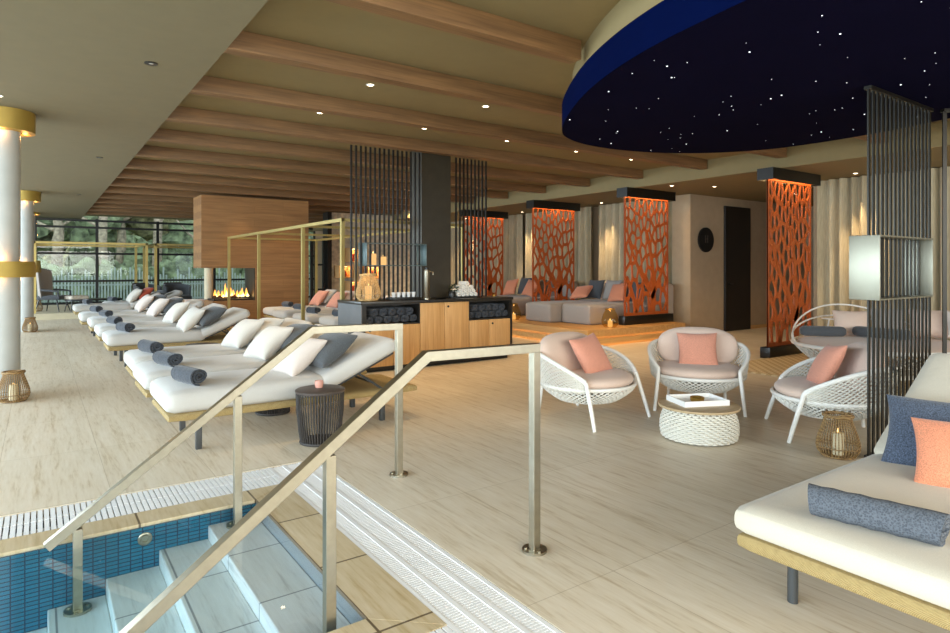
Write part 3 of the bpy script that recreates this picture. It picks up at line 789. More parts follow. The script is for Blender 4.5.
# ================================================================== TOWEL COUNTER
ct = thing('towel_counter', 'long service counter with black top, oak doors and two towel niches', 'counter', (3.48, 7.55, 0))
CW, CD, CH = 2.55, 0.78, 0.95
MB().b(-0.01, CW+0.01, -0.012, CD, CH-0.04, CH, 0.003).build('worktop', M['counter'], ct)
MB().b(0, 0.012, 0.0, CD, 0.06, CH-0.04).build('side_panel', M['counter_side'], ct)
MB().b(CW-0.045, CW, 0.0, CD, 0.06, CH-0.04).build('side_panel', M['counter'], ct)
MB().b(0.012, CW-0.045, CD-0.02, CD, 0.06, CH-0.04).build('back_panel', M['counter'], ct)
MB().b(0.05, CW-0.05, 0.06, CD-0.05, 0, 0.06).build('plinth', M['black'], ct)
MB().b(0.012, CW-0.045, 0.0, CD-0.02, 0.06, 0.075).build('bottom_board', M['counter'], ct)
N1 = (0.075, 0.88); N2 = (1.74, CW-0.05); NZ = (0.64, 0.885)
for a, b_ in (N1, N2):
    n = MB(); n.b(a, b_, 0.02, 0.45, NZ[0]-0.02, NZ[0]); n.b(a, b_, 0.44, 0.45, NZ[0], NZ[1]+0.02); n.b(a-0.015, a, 0.0, 0.45, NZ[0]-0.02, CH-0.04); n.b(b_, b_+0.015, 0.0, 0.45, NZ[0]-0.02, CH-0.04); n.b(a, b_, 0.0, 0.45, NZ[1]+0.01, CH-0.04)
    n.build('niche_shelf', M['counter'], ct)
MB().b(0.012, 0.06, 0.0, 0.05, 0.06, CH-0.04).build('corner_post', M['counter'], ct)
def cdoor(x0, x1, z0, z1, knob=True):
    d = MB().b(x0+0.003, x1-0.003, -0.006, 0.014, z0, z1, 0.002).build('door', M['oak'], ct)
    if knob: MB().cyl((x0+0.06, -0.012, z1-0.06), (x0+0.06, -0.005, z1-0.06), 0.017, n=16).build('lock', M['black'], d)
cdoor(0.062, 0.47, 0.07, NZ[0]-0.02); cdoor(0.47, 0.89, 0.07, NZ[0]-0.02, False)
cdoor(0.895, 1.30, 0.07, CH-0.045, False); cdoor(1.30, 1.725, 0.07, CH-0.045)
cdoor(1.73, 2.10, 0.07, NZ[0]-0.02, False); cdoor(2.10, CW-0.048, 0.07, NZ[0]-0.02)
for nm, (a, b_), n in (('left', N1, 6), ('right', N2, 6)):
    st_ = (b_-a)/n
    for row in range(2):
        for i in range(n - (1 if row else 0)):
            x = 3.48+a+st_*(i+0.5+0.5*row)
            o = roll_mesh(0.34, 0.062, 2.2, 0.9, 20+i+row*7).build('rolled_towel', M['towel'], None, True, 60)
            tag(o, 'dark rolled towel stacked in the %s niche of the counter' % nm, 'towel', 'rolled towels in the %s niche' % nm, (x, 7.55+0.21, NZ[0]+0.058+row*0.10), (0, 0, 0))
# column and bars rising behind the counter
struct('wall_counter_column', MB().b(4.66, 5.18, 8.00, 8.31, CH+0.001, Z_CEIL, 0.004), M['column_dark'])
bar_row('bar_screen', 'black bars rising from the counter, left of its dark column', (3.52, 7.96), (4.60, 7.96), 16, CH+0.001, Z_SLAB, 0.011, M['black'], None, False)
bar_row('bar_screen', 'black bars rising from the counter, right of its dark column', (5.25, 7.96), (5.82, 7.96), 9, CH+0.001, Z_SLAB, 0.011, M['black'], None, False)
# things on the counter
dp = thing('drink_dispenser', 'slim steel drink dispenser with spout standing by the dark column', 'dispenser', (4.56, 7.68, CH))
MB().lathe([(0, 0), (0.05, 0), (0.05, 0.02), (0.042, 0.03), (0.042, 0.40), (0.036, 0.425), (0, 0.43)], 24).build('body', M['steel'], dp)
MB().tube([(0, 0, 0.36), (0.05, -0.02, 0.40), (0.085, -0.03, 0.39), (0.09, -0.03, 0.35)], 0.009, 8).build('spout', M['steel'], dp)
MB().cyl((0, 0, 0.42), (0, 0, 0.455), 0.024, n=16).build('lid', M['black'], dp)
tray = thing('serving_tray', 'black tray under the white rolled towels', 'tray', (5.30, 7.82, CH))
MB().b(-0.24, 0.24, -0.14, 0.14, 0.0, 0.02, 0.005).build('tray_base', M['black'], tray)
rows = [(5, 0), (4, 1), (3, 2), (1, 3)]
for n, lv in rows:
    for i in range(n):
        o = roll_mesh(0.2, 0.036, 2.0, 0.95, 50+i+lv*5).build('rolled_face_towel', M['towel_w'], None, True, 60)
        tag(o, 'white rolled face towel in the small pyramid on the counter', 'towel', 'white face towel pyramid', (5.30+(i-(n-1)/2)*0.075, 7.82, CH+0.056+lv*0.055))
tr2 = thing('serving_tray', 'low black tray with white cups, left of the steel dispenser', 'tray', (4.25, 7.80, CH))
MB().b(-0.22, 0.22, -0.12, 0.12, 0, 0.035, 0.005).build('tray_base', M['black'], tr2)
for i in range(5):
    o = MB().lathe([(0, 0), (0.022, 0), (0.032, 0.07), (0.029, 0.07), (0.02, 0.008), (0, 0.008)], 16).build('cup', M['white_gloss'], None)
    tag(o, 'white cup in the row on the low black counter tray', 'cup', 'white cups on the counter tray', (4.09+0.08*i, 7.80, CH+0.036))
pl = thing('dark_vase', 'small black vase of dark leaves right of the dark column', 'vase', (5.06, 7.78, CH))
MB().lathe([(0, 0), (0.05, 0), (0.06, 0.05), (0.045, 0.10), (0, 0.10)], 16).build('vase', M['black'], pl)
lf = MB(); rr = random.Random(3)
for i in range(22):
    a = rr.uniform(0, 6.28); r_ = rr.uniform(0.02, 0.08)
    lf.pillow(0.05, 0.03, 0.008, T((r_*math.cos(a), r_*math.sin(a), 0.11+rr.uniform(0, 0.09)), (rr.uniform(-1, 1), rr.uniform(-1, 1), a)), 4)
lf.build('leaves', M['plant'], pl)
tl = thing('tealight', 'tiny glass tealight at the right end of the counter', 'candle holder', (5.86, 7.80, CH))
MB().lathe([(0, 0), (0.03, 0), (0.03, 0.06), (0.026, 0.06), (0.026, 0.006), (0, 0.006)], 16).build('glass_cup', M['smoked'], tl); MB().cyl((0, 0, 0.007), (0, 0, 0.03), 0.02).build('candle', M['wax'], tl)
dsh = thing('ash_dish', 'flat black dish on the counter before the dark column', 'dish', (4.78, 7.64, CH))
MB().lathe([(0, 0), (0.07, 0), (0.09, 0.02), (0.08, 0.02), (0.06, 0.006), (0, 0.006)], 20).build('dish', M['black'], dsh)

# ================================================================== LANTERNS
def make_lantern(label, loc_, s, mat, group, glow=0.0, rotz=0.0):
    t = thing('rattan_lantern', label, 'lantern', loc_, rotz, group)
    prof = [(0.118, 0.012), (0.146, 0.045), (0.155, 0.085), (0.150, 0.13), (0.133, 0.19), (0.112, 0.25), (0.097, 0.30), (0.095, 0.325)]
    n = 40; r = MB()
    for i in range(n):
        a = 2*PI*i/n
        r.tube([(q*s*math.cos(a), q*s*math.sin(a), z*s) for q, z in prof], 0.0042*s, 5)
    r.build('ribs', M[mat], t)
    def hoop(q, z, th, nm):
        MB().tube([(q*s*math.cos(k*PI/16), q*s*math.sin(k*PI/16), z*s) for k in range(32)], th*s, 7, True).build(nm, M[mat], t)
    hoop(0.116, 0.012, 0.010, 'bottom_hoop'); hoop(0.157, 0.085, 0.004, 'middle_hoop'); hoop(0.102, 0.328, 0.014, 'top_hoop')
    MB().cyl((0, 0, 0.004*s), (0, 0, 0.016*s), 0.112*s, n=26).build('base', M[mat], t)
    MB().tube([(-0.092*s, 0, 0.33*s), (-0.085*s, -0.06*s, 0.345*s), (0, -0.10*s, 0.345*s), (0.085*s, -0.06*s, 0.345*s), (0.092*s, 0, 0.33*s)], 0.006*s, 6).build('handle', M[mat], t)
    c = MB().cyl((0, 0, 0.016*s), (0, 0, 0.19*s), 0.042*s, n=22).build('candle', M['candleglow'] if glow else M['wax'], t)
    MB().lathe([(0, 0.19*s), (0.007*s, 0.20*s), (0, 0.228*s)], 8).build('flame', M['flamecore'], c)
    if glow: point('glow', (0, 0, 0.25*s), glow, (1, 0.6, 0.25), 0.03, t)
    return t
lan = make_lantern('rattan lantern with white candle on the floor by the black bar screen', (4.86, 2.21, 0), 0.93, 'bamboo', 'rattan lanterns')
dup(lan, (-0.22, 8.11, 0), 0.5, 'rattan lantern with a candle at the foot of the nearest column')
dup(lan, (-0.16, 16.66, 0), 0.9, 'rattan lantern at the foot of the middle column')
dup(lan, (-0.05, 21.7, 0.16), 1.1, 'small rattan lantern on the podium beside the grey wing chair')
make_lantern('pale lit rattan lantern standing on the left end of the counter', (3.70, 7.80, CH), 1.08, 'bamboo_pale', 'rattan lanterns', 0.7)
def glass_lantern(label, loc_):
    t = thing('glass_lantern', label, 'lantern', loc_, 0, 'amber glass lanterns')
    MB().lathe([(0.0, 0.0), (0.11, 0.0), (0.155, 0.06), (0.16, 0.13), (0.13, 0.24), (0.09, 0.31), (0.085, 0.335)], 28).build('glass_body', M['smoked'], t)
    MB().tube([(0.087*math.cos(k*PI/14), 0.087*math.sin(k*PI/14), 0.335) for k in range(28)], 0.010, 6, True).build('rim', M['brass'], t)
    c = MB().cyl((0, 0, 0.004), (0, 0, 0.12), 0.045, n=18).build('candle', M['candleglow'], t)
    MB().lathe([(0, 0.12), (0.008, 0.13), (0, 0.165)], 8).build('flame', M['flamecore'], c)
    point('glow', (0, 0, 0.2), 1.2, (1, 0.6, 0.25), 0.03, t)
glass_lantern('amber glass lantern with lit candle at the foot of the third orange panel', (8.70, 7.98, 0.30))
glass_lantern('amber glass lantern with lit candle on the platform beside the far grey sofa', (8.30, 10.35, 0.30))

# ================================================================== ALCOVES
pf = thing('stepped_platform', 'stepped oak platform with glowing edges carrying the grey pouf sofas', 'platform', (7.85, 7.72, 0))
PX, PY = 2.85, 8.6
m = MB(); m.b(0, 2.75, 0, PY, 0.215, 0.30); m.b(0, 2.75, 0, 0.018, 0.18, 0.215); m.b(0, 0.018, 0.018, PY, 0.18, 0.215); m.build('upper_deck', M['platform'], pf, False)
MB().b(0.06, 2.70, 0.06, PY, 0.145, 0.215).build('upper_riser', M['platedge'], pf)
m = MB(); m.b(-0.02, 2.75, -0.02, PY, 0.075, 0.145); m.b(-0.02, 2.75, -0.02, -0.002, 0.05, 0.075); m.b(-0.02, -0.002, -0.002, PY, 0.05, 0.075); m.build('lower_deck', M['platedge'], pf, False)
MB().b(0.06, 2.70, 0.06, PY, 0.0, 0.075).build('plinth', M['platedge'], pf)
for z in (0.200, 0.060):
    l_ = MB(); l_.b(0.025, 2.7, 0.022, 0.034, z, z+0.012); l_.b(0.022, 0.034, 0.034, PY, z, z+0.012); l_.build('led_strip', M['led'], pf)

def voronoi_panel(W_, H_, seed):
    rr = random.Random(seed); S = 0.48
    pts = []
    tries = 0
    while tries < 9000:
        tries += 1
        x, z = rr.uniform(0.02, W_-0.02), rr.uniform(0.03, H_-0.03); zz = z*S
        md = 0.155-0.055*min(1, z/H_*1.2)
        if all((x-a)**2+(zz-b_)**2 > md*md for a, b_ in pts): pts.append((x, zz))
    n0 = len(pts); HS = H_*S; allp = list(pts)
    for x, z in pts:
        allp += [(-x, z), (2*W_-x, z), (x, -z), (x, 2*HS-z)]
    res = geometry.delaunay_2d_cdt([Vector(p) for p in allp], [], [], 0, 1e-7)
    vv, ff = res[0], res[2]; cells = {}
    for f in ff:
        a, b_, c = (vv[i] for i in f)
        D = 2*(a.x*(b_.y-c.y)+b_.x*(c.y-a.y)+c.x*(a.y-b_.y))
        if abs(D) < 1e-12: continue
        ux = ((a.length_squared)*(b_.y-c.y)+b_.length_squared*(c.y-a.y)+c.length_squared*(a.y-b_.y))/D
        uy = ((a.length_squared)*(c.x-b_.x)+b_.length_squared*(a.x-c.x)+c.length_squared*(b_.x-a.x))/D
        for i in f: cells.setdefault(i, []).append(Vector((ux, uy)))
    t = bmesh.new()
    for i, cs in cells.items():
        p = vv[i]
        if not (0 < p.x < W_ and 0 < p.y < HS): continue
        cs = sorted(cs, key=lambda q: math.atan2(q.y-p.y, q.x-p.x))
        poly = []
        for q in cs:
            q = Vector((min(W_, max(0, q.x)), min(HS, max(0, q.y))/S))
            # lean the cells like branches
            if not poly or (q-poly[-1]).length > 0.004: poly.append(q)
        if len(poly) > 2 and (poly[0]-poly[-1]).length < 0.004: poly.pop()
        if len(poly) < 3: continue
        cen = sum(poly, Vector((0, 0)))/len(poly); n = len(poly)
        inr = min(abs((poly[(j+1) % n]-poly[j]).normalized().cross(cen-poly[j])) if False else abs(((poly[(j+1) % n]-poly[j]).normalized().x*(cen-poly[j]).y-(poly[(j+1) % n]-poly[j]).normalized().y*(cen-poly[j]).x)) for j in range(n))
        bw = 0.012+0.009*(1-cen.y/H_)
        k_ = 1-bw/max(inr, 1e-4)
        def lp(q): return Vector((min(W_, max(0, q.x)), q.y))
        if k_ < 0.25:
            t.faces.new([t.verts.new((q.x, 0, q.y)) for q in map(lp, poly)]); continue
        hole = []
        for j in range(n):
            a, b_ = cen+(poly[j]-cen)*k_, cen+(poly[(j+1) % n]-cen)*k_
            hole.append((a*0.86+b_*0.14, a*0.14+b_*0.86))
        O = [t.verts.new((q.x, 0, q.y)) for q in map(lp, poly)]
        Hh = [(t.verts.new((a.x, 0, a.y)), t.verts.new((b_.x, 0, b_.y))) for a, b_ in hole]
        for j in range(n):
            t.faces.new((O[j], O[(j+1) % n], Hh[j][1], Hh[j][0]))
            t.faces.new((O[(j+1) % n], Hh[(j+1) % n][0], Hh[j][1]))
    bmesh.ops.remove_doubles(t, verts=t.verts, dist=0.001)
    bmesh.ops.recalc_face_normals(t, faces=t.faces)
    # trunk and main limbs spreading upwards
    t2 = bmesh.new()
    def limb(path, w0, w1):
        m_ = len(path); L_, R_ = [], []
        for i, (x, z) in enumerate(path):
            a = path[max(0, i-1)]; b_ = path[min(m_-1, i+1)]; d = Vector((b_[0]-a[0], b_[1]-a[1])).normalized()
            w_ = (w0+(w1-w0)*i/(m_-1))/2
            L_.append(t2.verts.new((min(W_, max(0, x-d.y*w_)), 0, z+d.x*w_))); R_.append(t2.verts.new((min(W_, max(0, x+d.y*w_)), 0, z-d.x*w_)))
        for i in range(m_-1): t2.faces.new((L_[i], L_[i+1], R_[i+1], R_[i]))
    def curve(x0, z0, x1, z1, bend, n=12):
        return [(x0+(x1-x0)*(i/n)+bend*math.sin(PI*i/n), z0+(z1-z0)*i/n) for i in range(n+1)]
    limb(curve(W_*0.62, 0, W_*0.50, H_*0.72, 0.10), 0.17, 0.03)
    limb(curve(W_*0.60, H_*0.14, W_*0.97, H_*0.55, 0.06), 0.10, 0.025)
    limb(curve(W_*0.58, H_*0.20, W_*0.10, H_*0.62, -0.05), 0.10, 0.025)
    limb(curve(W_*0.25, 0, W_*0.06, H_*0.33, 0.05), 0.10, 0.025)
    limb(curve(W_*0.25, 0.02, W_*0.42, H_*0.30, 0.03), 0.08, 0.025)
    lz = [0]
    m = MB(); m.bm.free(); m.bm = t
    geo = t.faces[:]
    for f in geo:
        f.normal_update()
        if f.normal.y > 0: f.normal_flip()
        f.normal_update()
    bmesh.ops.solidify(t, geom=t.faces[:], thickness=0.022)
    for f in t2.faces[:]:
        f.normal_update()
        if f.normal.y > 0: f.normal_flip()
    bmesh.ops.solidify(t2, geom=t2.faces[:], thickness=0.027)
    ys_ = sorted(v.co.y for v in t2.verts); zs_ = sorted(v.co.y for v in t.verts)
    off = (zs_[0]+zs_[-1]-ys_[0]-ys_[-1])/2
    bmesh.ops.recalc_face_normals(t, faces=t.faces); bmesh.ops.recalc_face_normals(t2, faces=t2.faces)
    m.add(t2, Matrix.Translation((0, off, 0)))
    e = 0.035
    ya, yb = zs_[0]-0.003, zs_[-1]+0.003
    m.b(0, e, ya, yb, 0, H_); m.b(W_-e, W_, ya, yb, 0, H_); m.b(e, W_-e, ya, yb, 0, e*1.6); m.b(e, W_-e, ya, yb, H_-e, H_)
    return m
PW = 1.32
def make_panel(label, y, zb):
    t = thing('orange_screen', label, 'screen', (9.22, y, zb), 0, 'orange cut-out screens')
    H_ = 2.80-(zb+0.17)
    MB().b(-0.03, PW+0.12, -0.07, 0.09, 0, 0.17, 0.004).build('base_box', M['black'], t)
    p = voronoi_panel(PW, H_, 5).build('cutout_panel', M['rust_panel'], t, False); p.location = (0.04, 0, 0.17)
    hd = MB(); z1 = Z_LOW-0.001-zb; z0 = 2.80-zb
    xa, xb = -0.03, PW+0.12; zl = z0-0.03
    hd.b(xa, xb, -0.12, 0.14, z1-0.03, z1); hd.b(xa, xb, -0.12, -0.10, zl, z1-0.03); hd.b(xa, xb, 0.12, 0.14, zl, z1-0.03); hd.b(xa, xa+0.02, -0.10, 0.12, zl, z1-0.03); hd.b(xb-0.02, xb, -0.10, 0.12, zl, z1-0.03)
    hd.build('top_housing', M['black'], t, False)
    MB().b(0.02, PW+0.06, -0.075, -0.045, z1-0.045, z1-0.03).build('light_strip', M['led'], t)
    a = bpy.data.lights.new('panel_wash', 'AREA'); a.shape = 'RECTANGLE'; a.size = PW; a.size_y = 0.04; a.energy = 9; a.color = (1.0, 0.62, 0.25)
    ao = bpy.data.objects.new('panel_wash', a); COL.objects.link(ao); ao.parent = t; ao.location = (PW/2+0.06, -0.06, z1-0.05); ao.rotation_euler = (math.radians(-6), 0, 0)
    return t
PYS = [5.24, 8.12, 10.85, 13.65]
p1 = make_panel('free standing orange cut-out screen on the floor in front of the corridor', PYS[0], 0.0)
p2 = make_panel('orange cut-out tree screen at the near edge of the wooden platform', PYS[1], 0.30)
dup(p2, (9.22, PYS[2], 0.30), 0, 'orange cut-out tree screen between the pouf sofa and the far grey sofa')
dup(p2, (9.22, PYS[3], 0.30), 0, 'farthest orange cut-out tree screen, behind the black counter bars')

def curtain(label, y0, y1, x, group):
    n = int((y1-y0)*46); zt = Z_LOW-0.01
    zb = 0.31 if y0 > 8 else 0.02
    rr = random.Random(int(y0*10)); ph = [rr.uniform(0, 6) for _ in range(4)]
    def f(u, v, off):
        y = y0+(y1-y0)*u; s = y*2*PI
        a = 0.085*math.sin(s/0.19+1.3*math.sin(s/1.1+ph[0]))+0.02*math.sin(s/0.31+ph[1])
        a *= 0.75+0.35*v
        return (x+off+a, y+0.012*math.sin(s/0.2+v*2), zt+(zb-zt)*v)
    m = MB(); m.grid(lambda u, v: f(u, v, 0), n, 8)
    bmesh.ops.solidify(m.bm, geom=m.bm.faces[:], thickness=0.008)
    o = m.build('curtain', M['curtain'], None, True, 80); tag(o, label, 'curtain', group); return o
GC = 'beige floor length curtains'
curtain('beige curtain behind the double pouf sofa', 8.5, 10.75, 11.30, GC)
curtain('beige curtain between the second and third orange screens, behind the far sofa', 10.95, 13.55, 11.30, GC)
curtain('beige curtain beyond the farthest orange screen', 13.75, 17.9, 11.30, GC)
curtain('long beige curtain behind the white wicker nest lounger', -1.0, 5.45, 11.30, GC)

def pouf(name, label, c, d, r=0.055, cat='pouf', m='greyf', group=None):
    o = MB().soft((0, 0, d[2]/2), d, r, 0.015).build(name, M[m], None); tag(o, label, cat, group, c); return o
pouf('square_pouf', 'grey square pouf on the platform, nearer and right one of the pair', (9.30, 8.82, 0.303), (1.36, 0.80, 0.38), group='grey poufs')
pouf('square_pouf', 'grey square pouf on the platform, left one of the pair', (9.05, 9.64, 0.303), (1.40, 0.80, 0.38), group='grey poufs')
def sofa_back(label, c, d):
    t = thing('low_sofa', label, 'sofa', c, 0, 'low grey sofas along the curtain')
    MB().soft((0, 0, 0.19), (d[0], d[1], 0.38), 0.08).build('seat', M['greyf'], t)
    MB().soft((d[0]/2-0.13, 0, 0.52), (0.26, d[1], 0.50), 0.08).build('backrest', M['greyf'], t)
    return t
sofa_back('low grey sofa against the curtain behind the two poufs', (10.50, 9.25, 0.305), (0.95, 2.0))
sofa_back('low grey sofa against the curtain beyond the second orange screen', (10.35, 12.05, 0.305), (1.25, 1.9))
pouf('square_pouf', 'grey square pouf standing before the far grey sofa', (9.05, 11.50, 0.305), (1.2, 0.8, 0.38), group='grey poufs')
GA = 'cushions on the platform sofas'
def ac(m, lb, x, y, z, tilt, yaw=0.0, roll=0.0, s=0.46): cushion(m, lb, (x, y, z), lean(tilt, yaw, roll), (s, s, 0.16), GA)
ac('coral', 'coral cushion on the pouf sofa, left of the two coral ones', 10.0, 10.02, 0.86, 1.0, 0.1, 0.2)
ac('grey_dark', 'dark grey cushion behind the left coral cushion of the pouf sofa', 10.25, 9.85, 0.92, 0.35)
ac('greyf', 'light grey cushion in the middle of the pouf sofa', 10.32, 9.40, 0.92, 0.3)
ac('coral', 'coral cushion on the pouf sofa, the right one by the orange screen', 10.05, 9.00, 0.88, 0.55, -0.1, 0.15)
ac('grey_dark', 'dark cushion half behind the orange screen on the pouf sofa', 10.25, 8.70, 0.90, 0.35)
ac('coral', 'left coral cushion on the far grey sofa', 10.05, 12.65, 0.90, 0.5, 0, 0.15)
ac('grey_dark', 'black cushion between two coral ones on the far grey sofa', 10.20, 12.25, 0.94, 0.3)
ac('coral', 'right coral cushion on the far grey sofa', 10.05, 11.85, 0.90, 0.5, 0, -0.1)

# ================================================================== WOVEN ARMCHAIRS
def make_armchair(label, loc_, rotz, group):
    t = thing('woven_armchair', label, 'armchair', loc_, rotz, group)
    A0 = math.radians(52)
    def ell(a, r=1.0):  # a: 0 = front (-Y)
        return Vector((math.sin(a)*0.45*r, -math.cos(a)*0.43*r))
    def rim_z(a):
        q = (a-A0)/(PI-A0); q = q if q <= 1 else 2-q
        s = math.sin(max(0, min(1, q/0.6))*PI/2)**0.9
        return 0.40+0.215*s
    def shell(u, v):
        a = A0+(2*PI-2*A0)*u; z = 0.30+(rim_z(a)-0.30)*v
        fl_ = 1.0+0.03*math.sin(v*PI*0.6)+0.03*v
        back = 0.5*(1-math.cos(a)); p = ell(a, fl_)
        return (p.x, p.y+0.06*v*back*back, z)
    def bowl(u, v):
        a = 2*PI*u; r = 1.0-0.36*v**1.3
        p = ell(a, r); return (p.x, p.y, 0.315-0.135*v**0.9)
    MB().lattice(shell, 84, 16, 0.0175).build('woven_shell', M['whitewick'], t, False)
    b = MB(); b.lattice(bowl, 96, 8, 0.0165, True)
    b.lathe([(0.0, 0.182), (0.28, 0.182), (0.29, 0.178), (0.0, 0.170)], 30); b.build('woven_seat_bowl', M['whitewick'], t, False)
    def foot(a, rr=1.03): p = ell(a, rr); return p
    # rim tube, running down into the front legs
    pts = []
    for k in range(41):
        pts.append(shell(k/40, 1.0))
    MB().tube([tuple(p) for p in pts], 0.019, 8).build('rim', M['legw'], t)
    for sg in (1, -1):
        p0 = Vector(shell(0.0 if sg == 1 else 1.0, 1.0)); x = sg*0.385
        MB().tube([Vector(shell(0.04 if sg == 1 else 0.96, 1.0)), p0+Vector((0.0, -0.006, -0.012)), (sg*0.385, -0.325, 0.26), (sg*0.398, -0.370, 0.12), (sg*0.410, -0.405, 0.0)], [0.017, 0.019, 0.019, 0.018, 0.016], 8).build('front_leg', M['legw'], t)
        q = ell(math.radians(180-38)*sg, 1.0)
        MB().tube([(q.x*0.96, q.y*0.96, 0.33), (q.x*1.05, q.y*1.08, 0.0)], 0.0155, 8).build('back_leg', M['legw'], t)
    pts = [(ell(2*PI*k/40).x, ell(2*PI*k/40).y, 0.325) for k in range(40)]
    MB().tube(pts, 0.016, 8, True).build('seat_ring', M['legw'], t)
    # seat cushion: rounded disc
    def cush(u, v):
        a = 2*PI*u; r = min(1, v*2) if v < 0.5 else min(1, (1-v)*2)
        ph = (v-0.5)*PI; rr_ = math.cos(ph)**0.28; zz = math.sin(ph)
        p = ell(a, 0.965*rr_); return (p.x, p.y, 0.368+0.062*zz)
    MB().grid(cush, 44, 16, cu=True).build('seat_cushion', M['blush'], t, True, 80)
    def backc(u, v):
        a = 2*PI*u; ph = (v-0.5)*PI; rr_ = math.cos(ph)**0.4
        x = 0.40*rr_*math.copysign(abs(math.cos(a))**0.75, math.cos(a)); z = 0.20*rr_*math.copysign(abs(math.sin(a))**0.75, math.sin(a))
        y = 0.085*math.sin(ph)
        bend = 0.35*x*x
        zz = z+0.0
        return (x, 0.25-bend*0.55+y+zz*0.32, 0.570+zz)
    MB().grid(backc, 44, 16, cu=True).build('back_cushion', M['blush'], t, True, 80)
    return t
GCH = 'white woven armchairs around the coffee table'
ch = make_armchair('white woven armchair, left of the three, facing the camera side', (4.24, 4.17, 0), 0.10, GCH)
# local -Y is the front; rotz turns it
def face(dx, dy): return math.atan2(dy, dx)+PI/2
dup(ch, (5.50, 3.86, 0), face(-0.80, -0.60), 'white woven armchair behind the coffee table, middle of the three')
dup(ch, (5.48, 2.57, 0), face(-0.66, 0.75), 'white woven armchair by the black bar screen and rattan lantern')
def chair_cush(lb, cx, cyy, rz, off=(0.02, -0.02, 0), roll=0.12, m='coral_dim'):
    R_ = Matrix.Rotation(rz, 3, 'Z') @ Matrix.Rotation(1.05, 3, 'X') @ Matrix.Rotation(roll, 3, 'Z')
    p = Matrix.Rotation(rz, 3, 'Z') @ Vector((off[0], 0.0+off[1], 0.575))
    cushion(m, lb, (cx+p.x, cyy+p.y, p.z+off[2]), R_.to_euler(), (0.40, 0.40, 0.15), 'coral cushions on the woven armchairs')
chair_cush('salmon cushion on the left woven armchair', 4.24, 4.17, 0.10, (0.05, 0.0, 0), 0.12)
chair_cush('salmon cushion on the middle woven armchair behind the coffee table', 5.50, 3.86, face(-0.80, -0.60), (0.0, 0.02, -0.02), 0.03)
chair_cush('peach cushion on the woven armchair beside the rattan lantern', 5.48, 2.57, face(-0.66, 0.75), (0.0, -0.02, 0), 0.12)

# coffee table
tb = thing('coffee_table', 'low round coffee table with white woven drum base and pale wooden top', 'coffee table', (4.46, 3.12, 0))
def drum(u, v):
    z = 0.01+0.245*v; base = 0.30+0.045*math.sin(PI*(0.12+0.75*v))-0.035*v
    i = int(round(u*96)); j = int(round(v*18)); r = base+(0.008 if (i//2+j) % 2 else -0.006)
    return (r*math.cos(2*PI*u), r*math.sin(2*PI*u), z)
m = MB(); NS = 30
for j in range(15):
    v = (j+0.5)/15; z = 0.012+0.238*v; base = 0.272+0.042*math.sin(PI*(0.12+0.75*v))-0.032*v
    m.tube([((base+0.007*math.cos(NS*a*PI/120+PI*j))*math.cos(a*PI/120), (base+0.007*math.cos(NS*a*PI/120+PI*j))*math.sin(a*PI/120), z) for a in range(240)], 0.0088, 6, True)
wb = m.build('woven_base', M['whitebasket'], tb, True, 80)
MB().lathe([(0, 0.0), (0.262, 0.0), (0.300, 0.09), (0.294, 0.15), (0.262, 0.255), (0, 0.255)], 40).build('inner_drum', M['basket_core'], wb)
MB().lathe([(0, 0.256), (0.318, 0.256), (0.324, 0.264), (0.318, 0.274), (0, 0.274)], 48).build('table_top', M['tabletop'], tb)
ty = thing('white_tray', 'white square tray on the round coffee table', 'tray', (4.50, 3.16, 0.2745), -0.42)
m = MB(); m.b(-0.20, 0.20, -0.15, 0.15, 0.0, 0.012); m.build('tray_base', M['white_gloss'], ty, False)
m = MB()
m.b(-0.20, 0.20, -0.15, -0.142, 0.012, 0.045); m.b(-0.20, 0.20, 0.142, 0.15, 0.012, 0.045); m.b(-0.20, -0.192, -0.142, 0.142, 0.012, 0.045); m.b(0.192, 0.20, -0.142, 0.142, 0.012, 0.045); m.build('tray_rim', M['white_gloss'], ty, False)
rg = MB().lathe([(0.035, 0), (0.055, 0.0), (0.058, 0.03), (0.052, 0.035), (0.035, 0.03), (0.035, 0.0)], 24).build('brass_ring', M['brass'], None)
tag(rg, 'round brass ring holder lying in the white tray', 'candle holder', None, (4.51, 3.17, 0.287))
# ================================================================== DAYBED (front right)
db = thing('daybed', 'wide cream daybed on a rattan frame at the right front, cut by the frame', 'daybed', (2.385, 0.735, 0))
DW = 1.52
f = MB(); f.soft((1.1, 0, 0.272), (2.25, DW-0.02, 0.075), 0.035, 0, k=12); f.build('frame', M['rattan'], db)
for x in (0.20, 1.95):
    for y in (-0.60, 0.62): MB().cyl((x, y, 0), (x, y, 0.25), 0.021, n=14).build('leg', M['legd'], db)
MB().soft((0.66, 0, 0.360), (1.40, DW, 0.115), 0.05, 0.012, k=14).build('mattress', M['cream_bed'], db)
a = math.radians(30); L = 0.95
MB().soft((1.30+math.cos(a)*L/2-math.sin(a)*0.06, 0, 0.33+math.sin(a)*L/2+math.cos(a)*0.06), (L, DW, 0.12), 0.055, 0.01, (0, -a, 0), k=14).build('backrest', M['cream_bed'], db)
cushion('navy', 'slate blue woven cushion on the big daybed, behind the coral one', (3.68, 1.17, 0.56), lean(0.72, 0.25, 0.0), (0.42, 0.52, 0.17))
cushion('coral', 'bright coral woven cushion at the front of the big daybed', (3.42, 1.00, 0.545), lean(0.68, 0.28, 0.05), (0.36, 0.42, 0.15))
m = roll_mesh(0.43, 0.068, 2.8, 0.92, 9); o = m.build('rolled_blanket', M['waffle'], None, True, 60)
tag(o, 'long rolled slate blue waffle blanket on the foot of the big daybed', 'blanket', None, (2.545, 1.03, 0.488), (0, 0, 0.2))

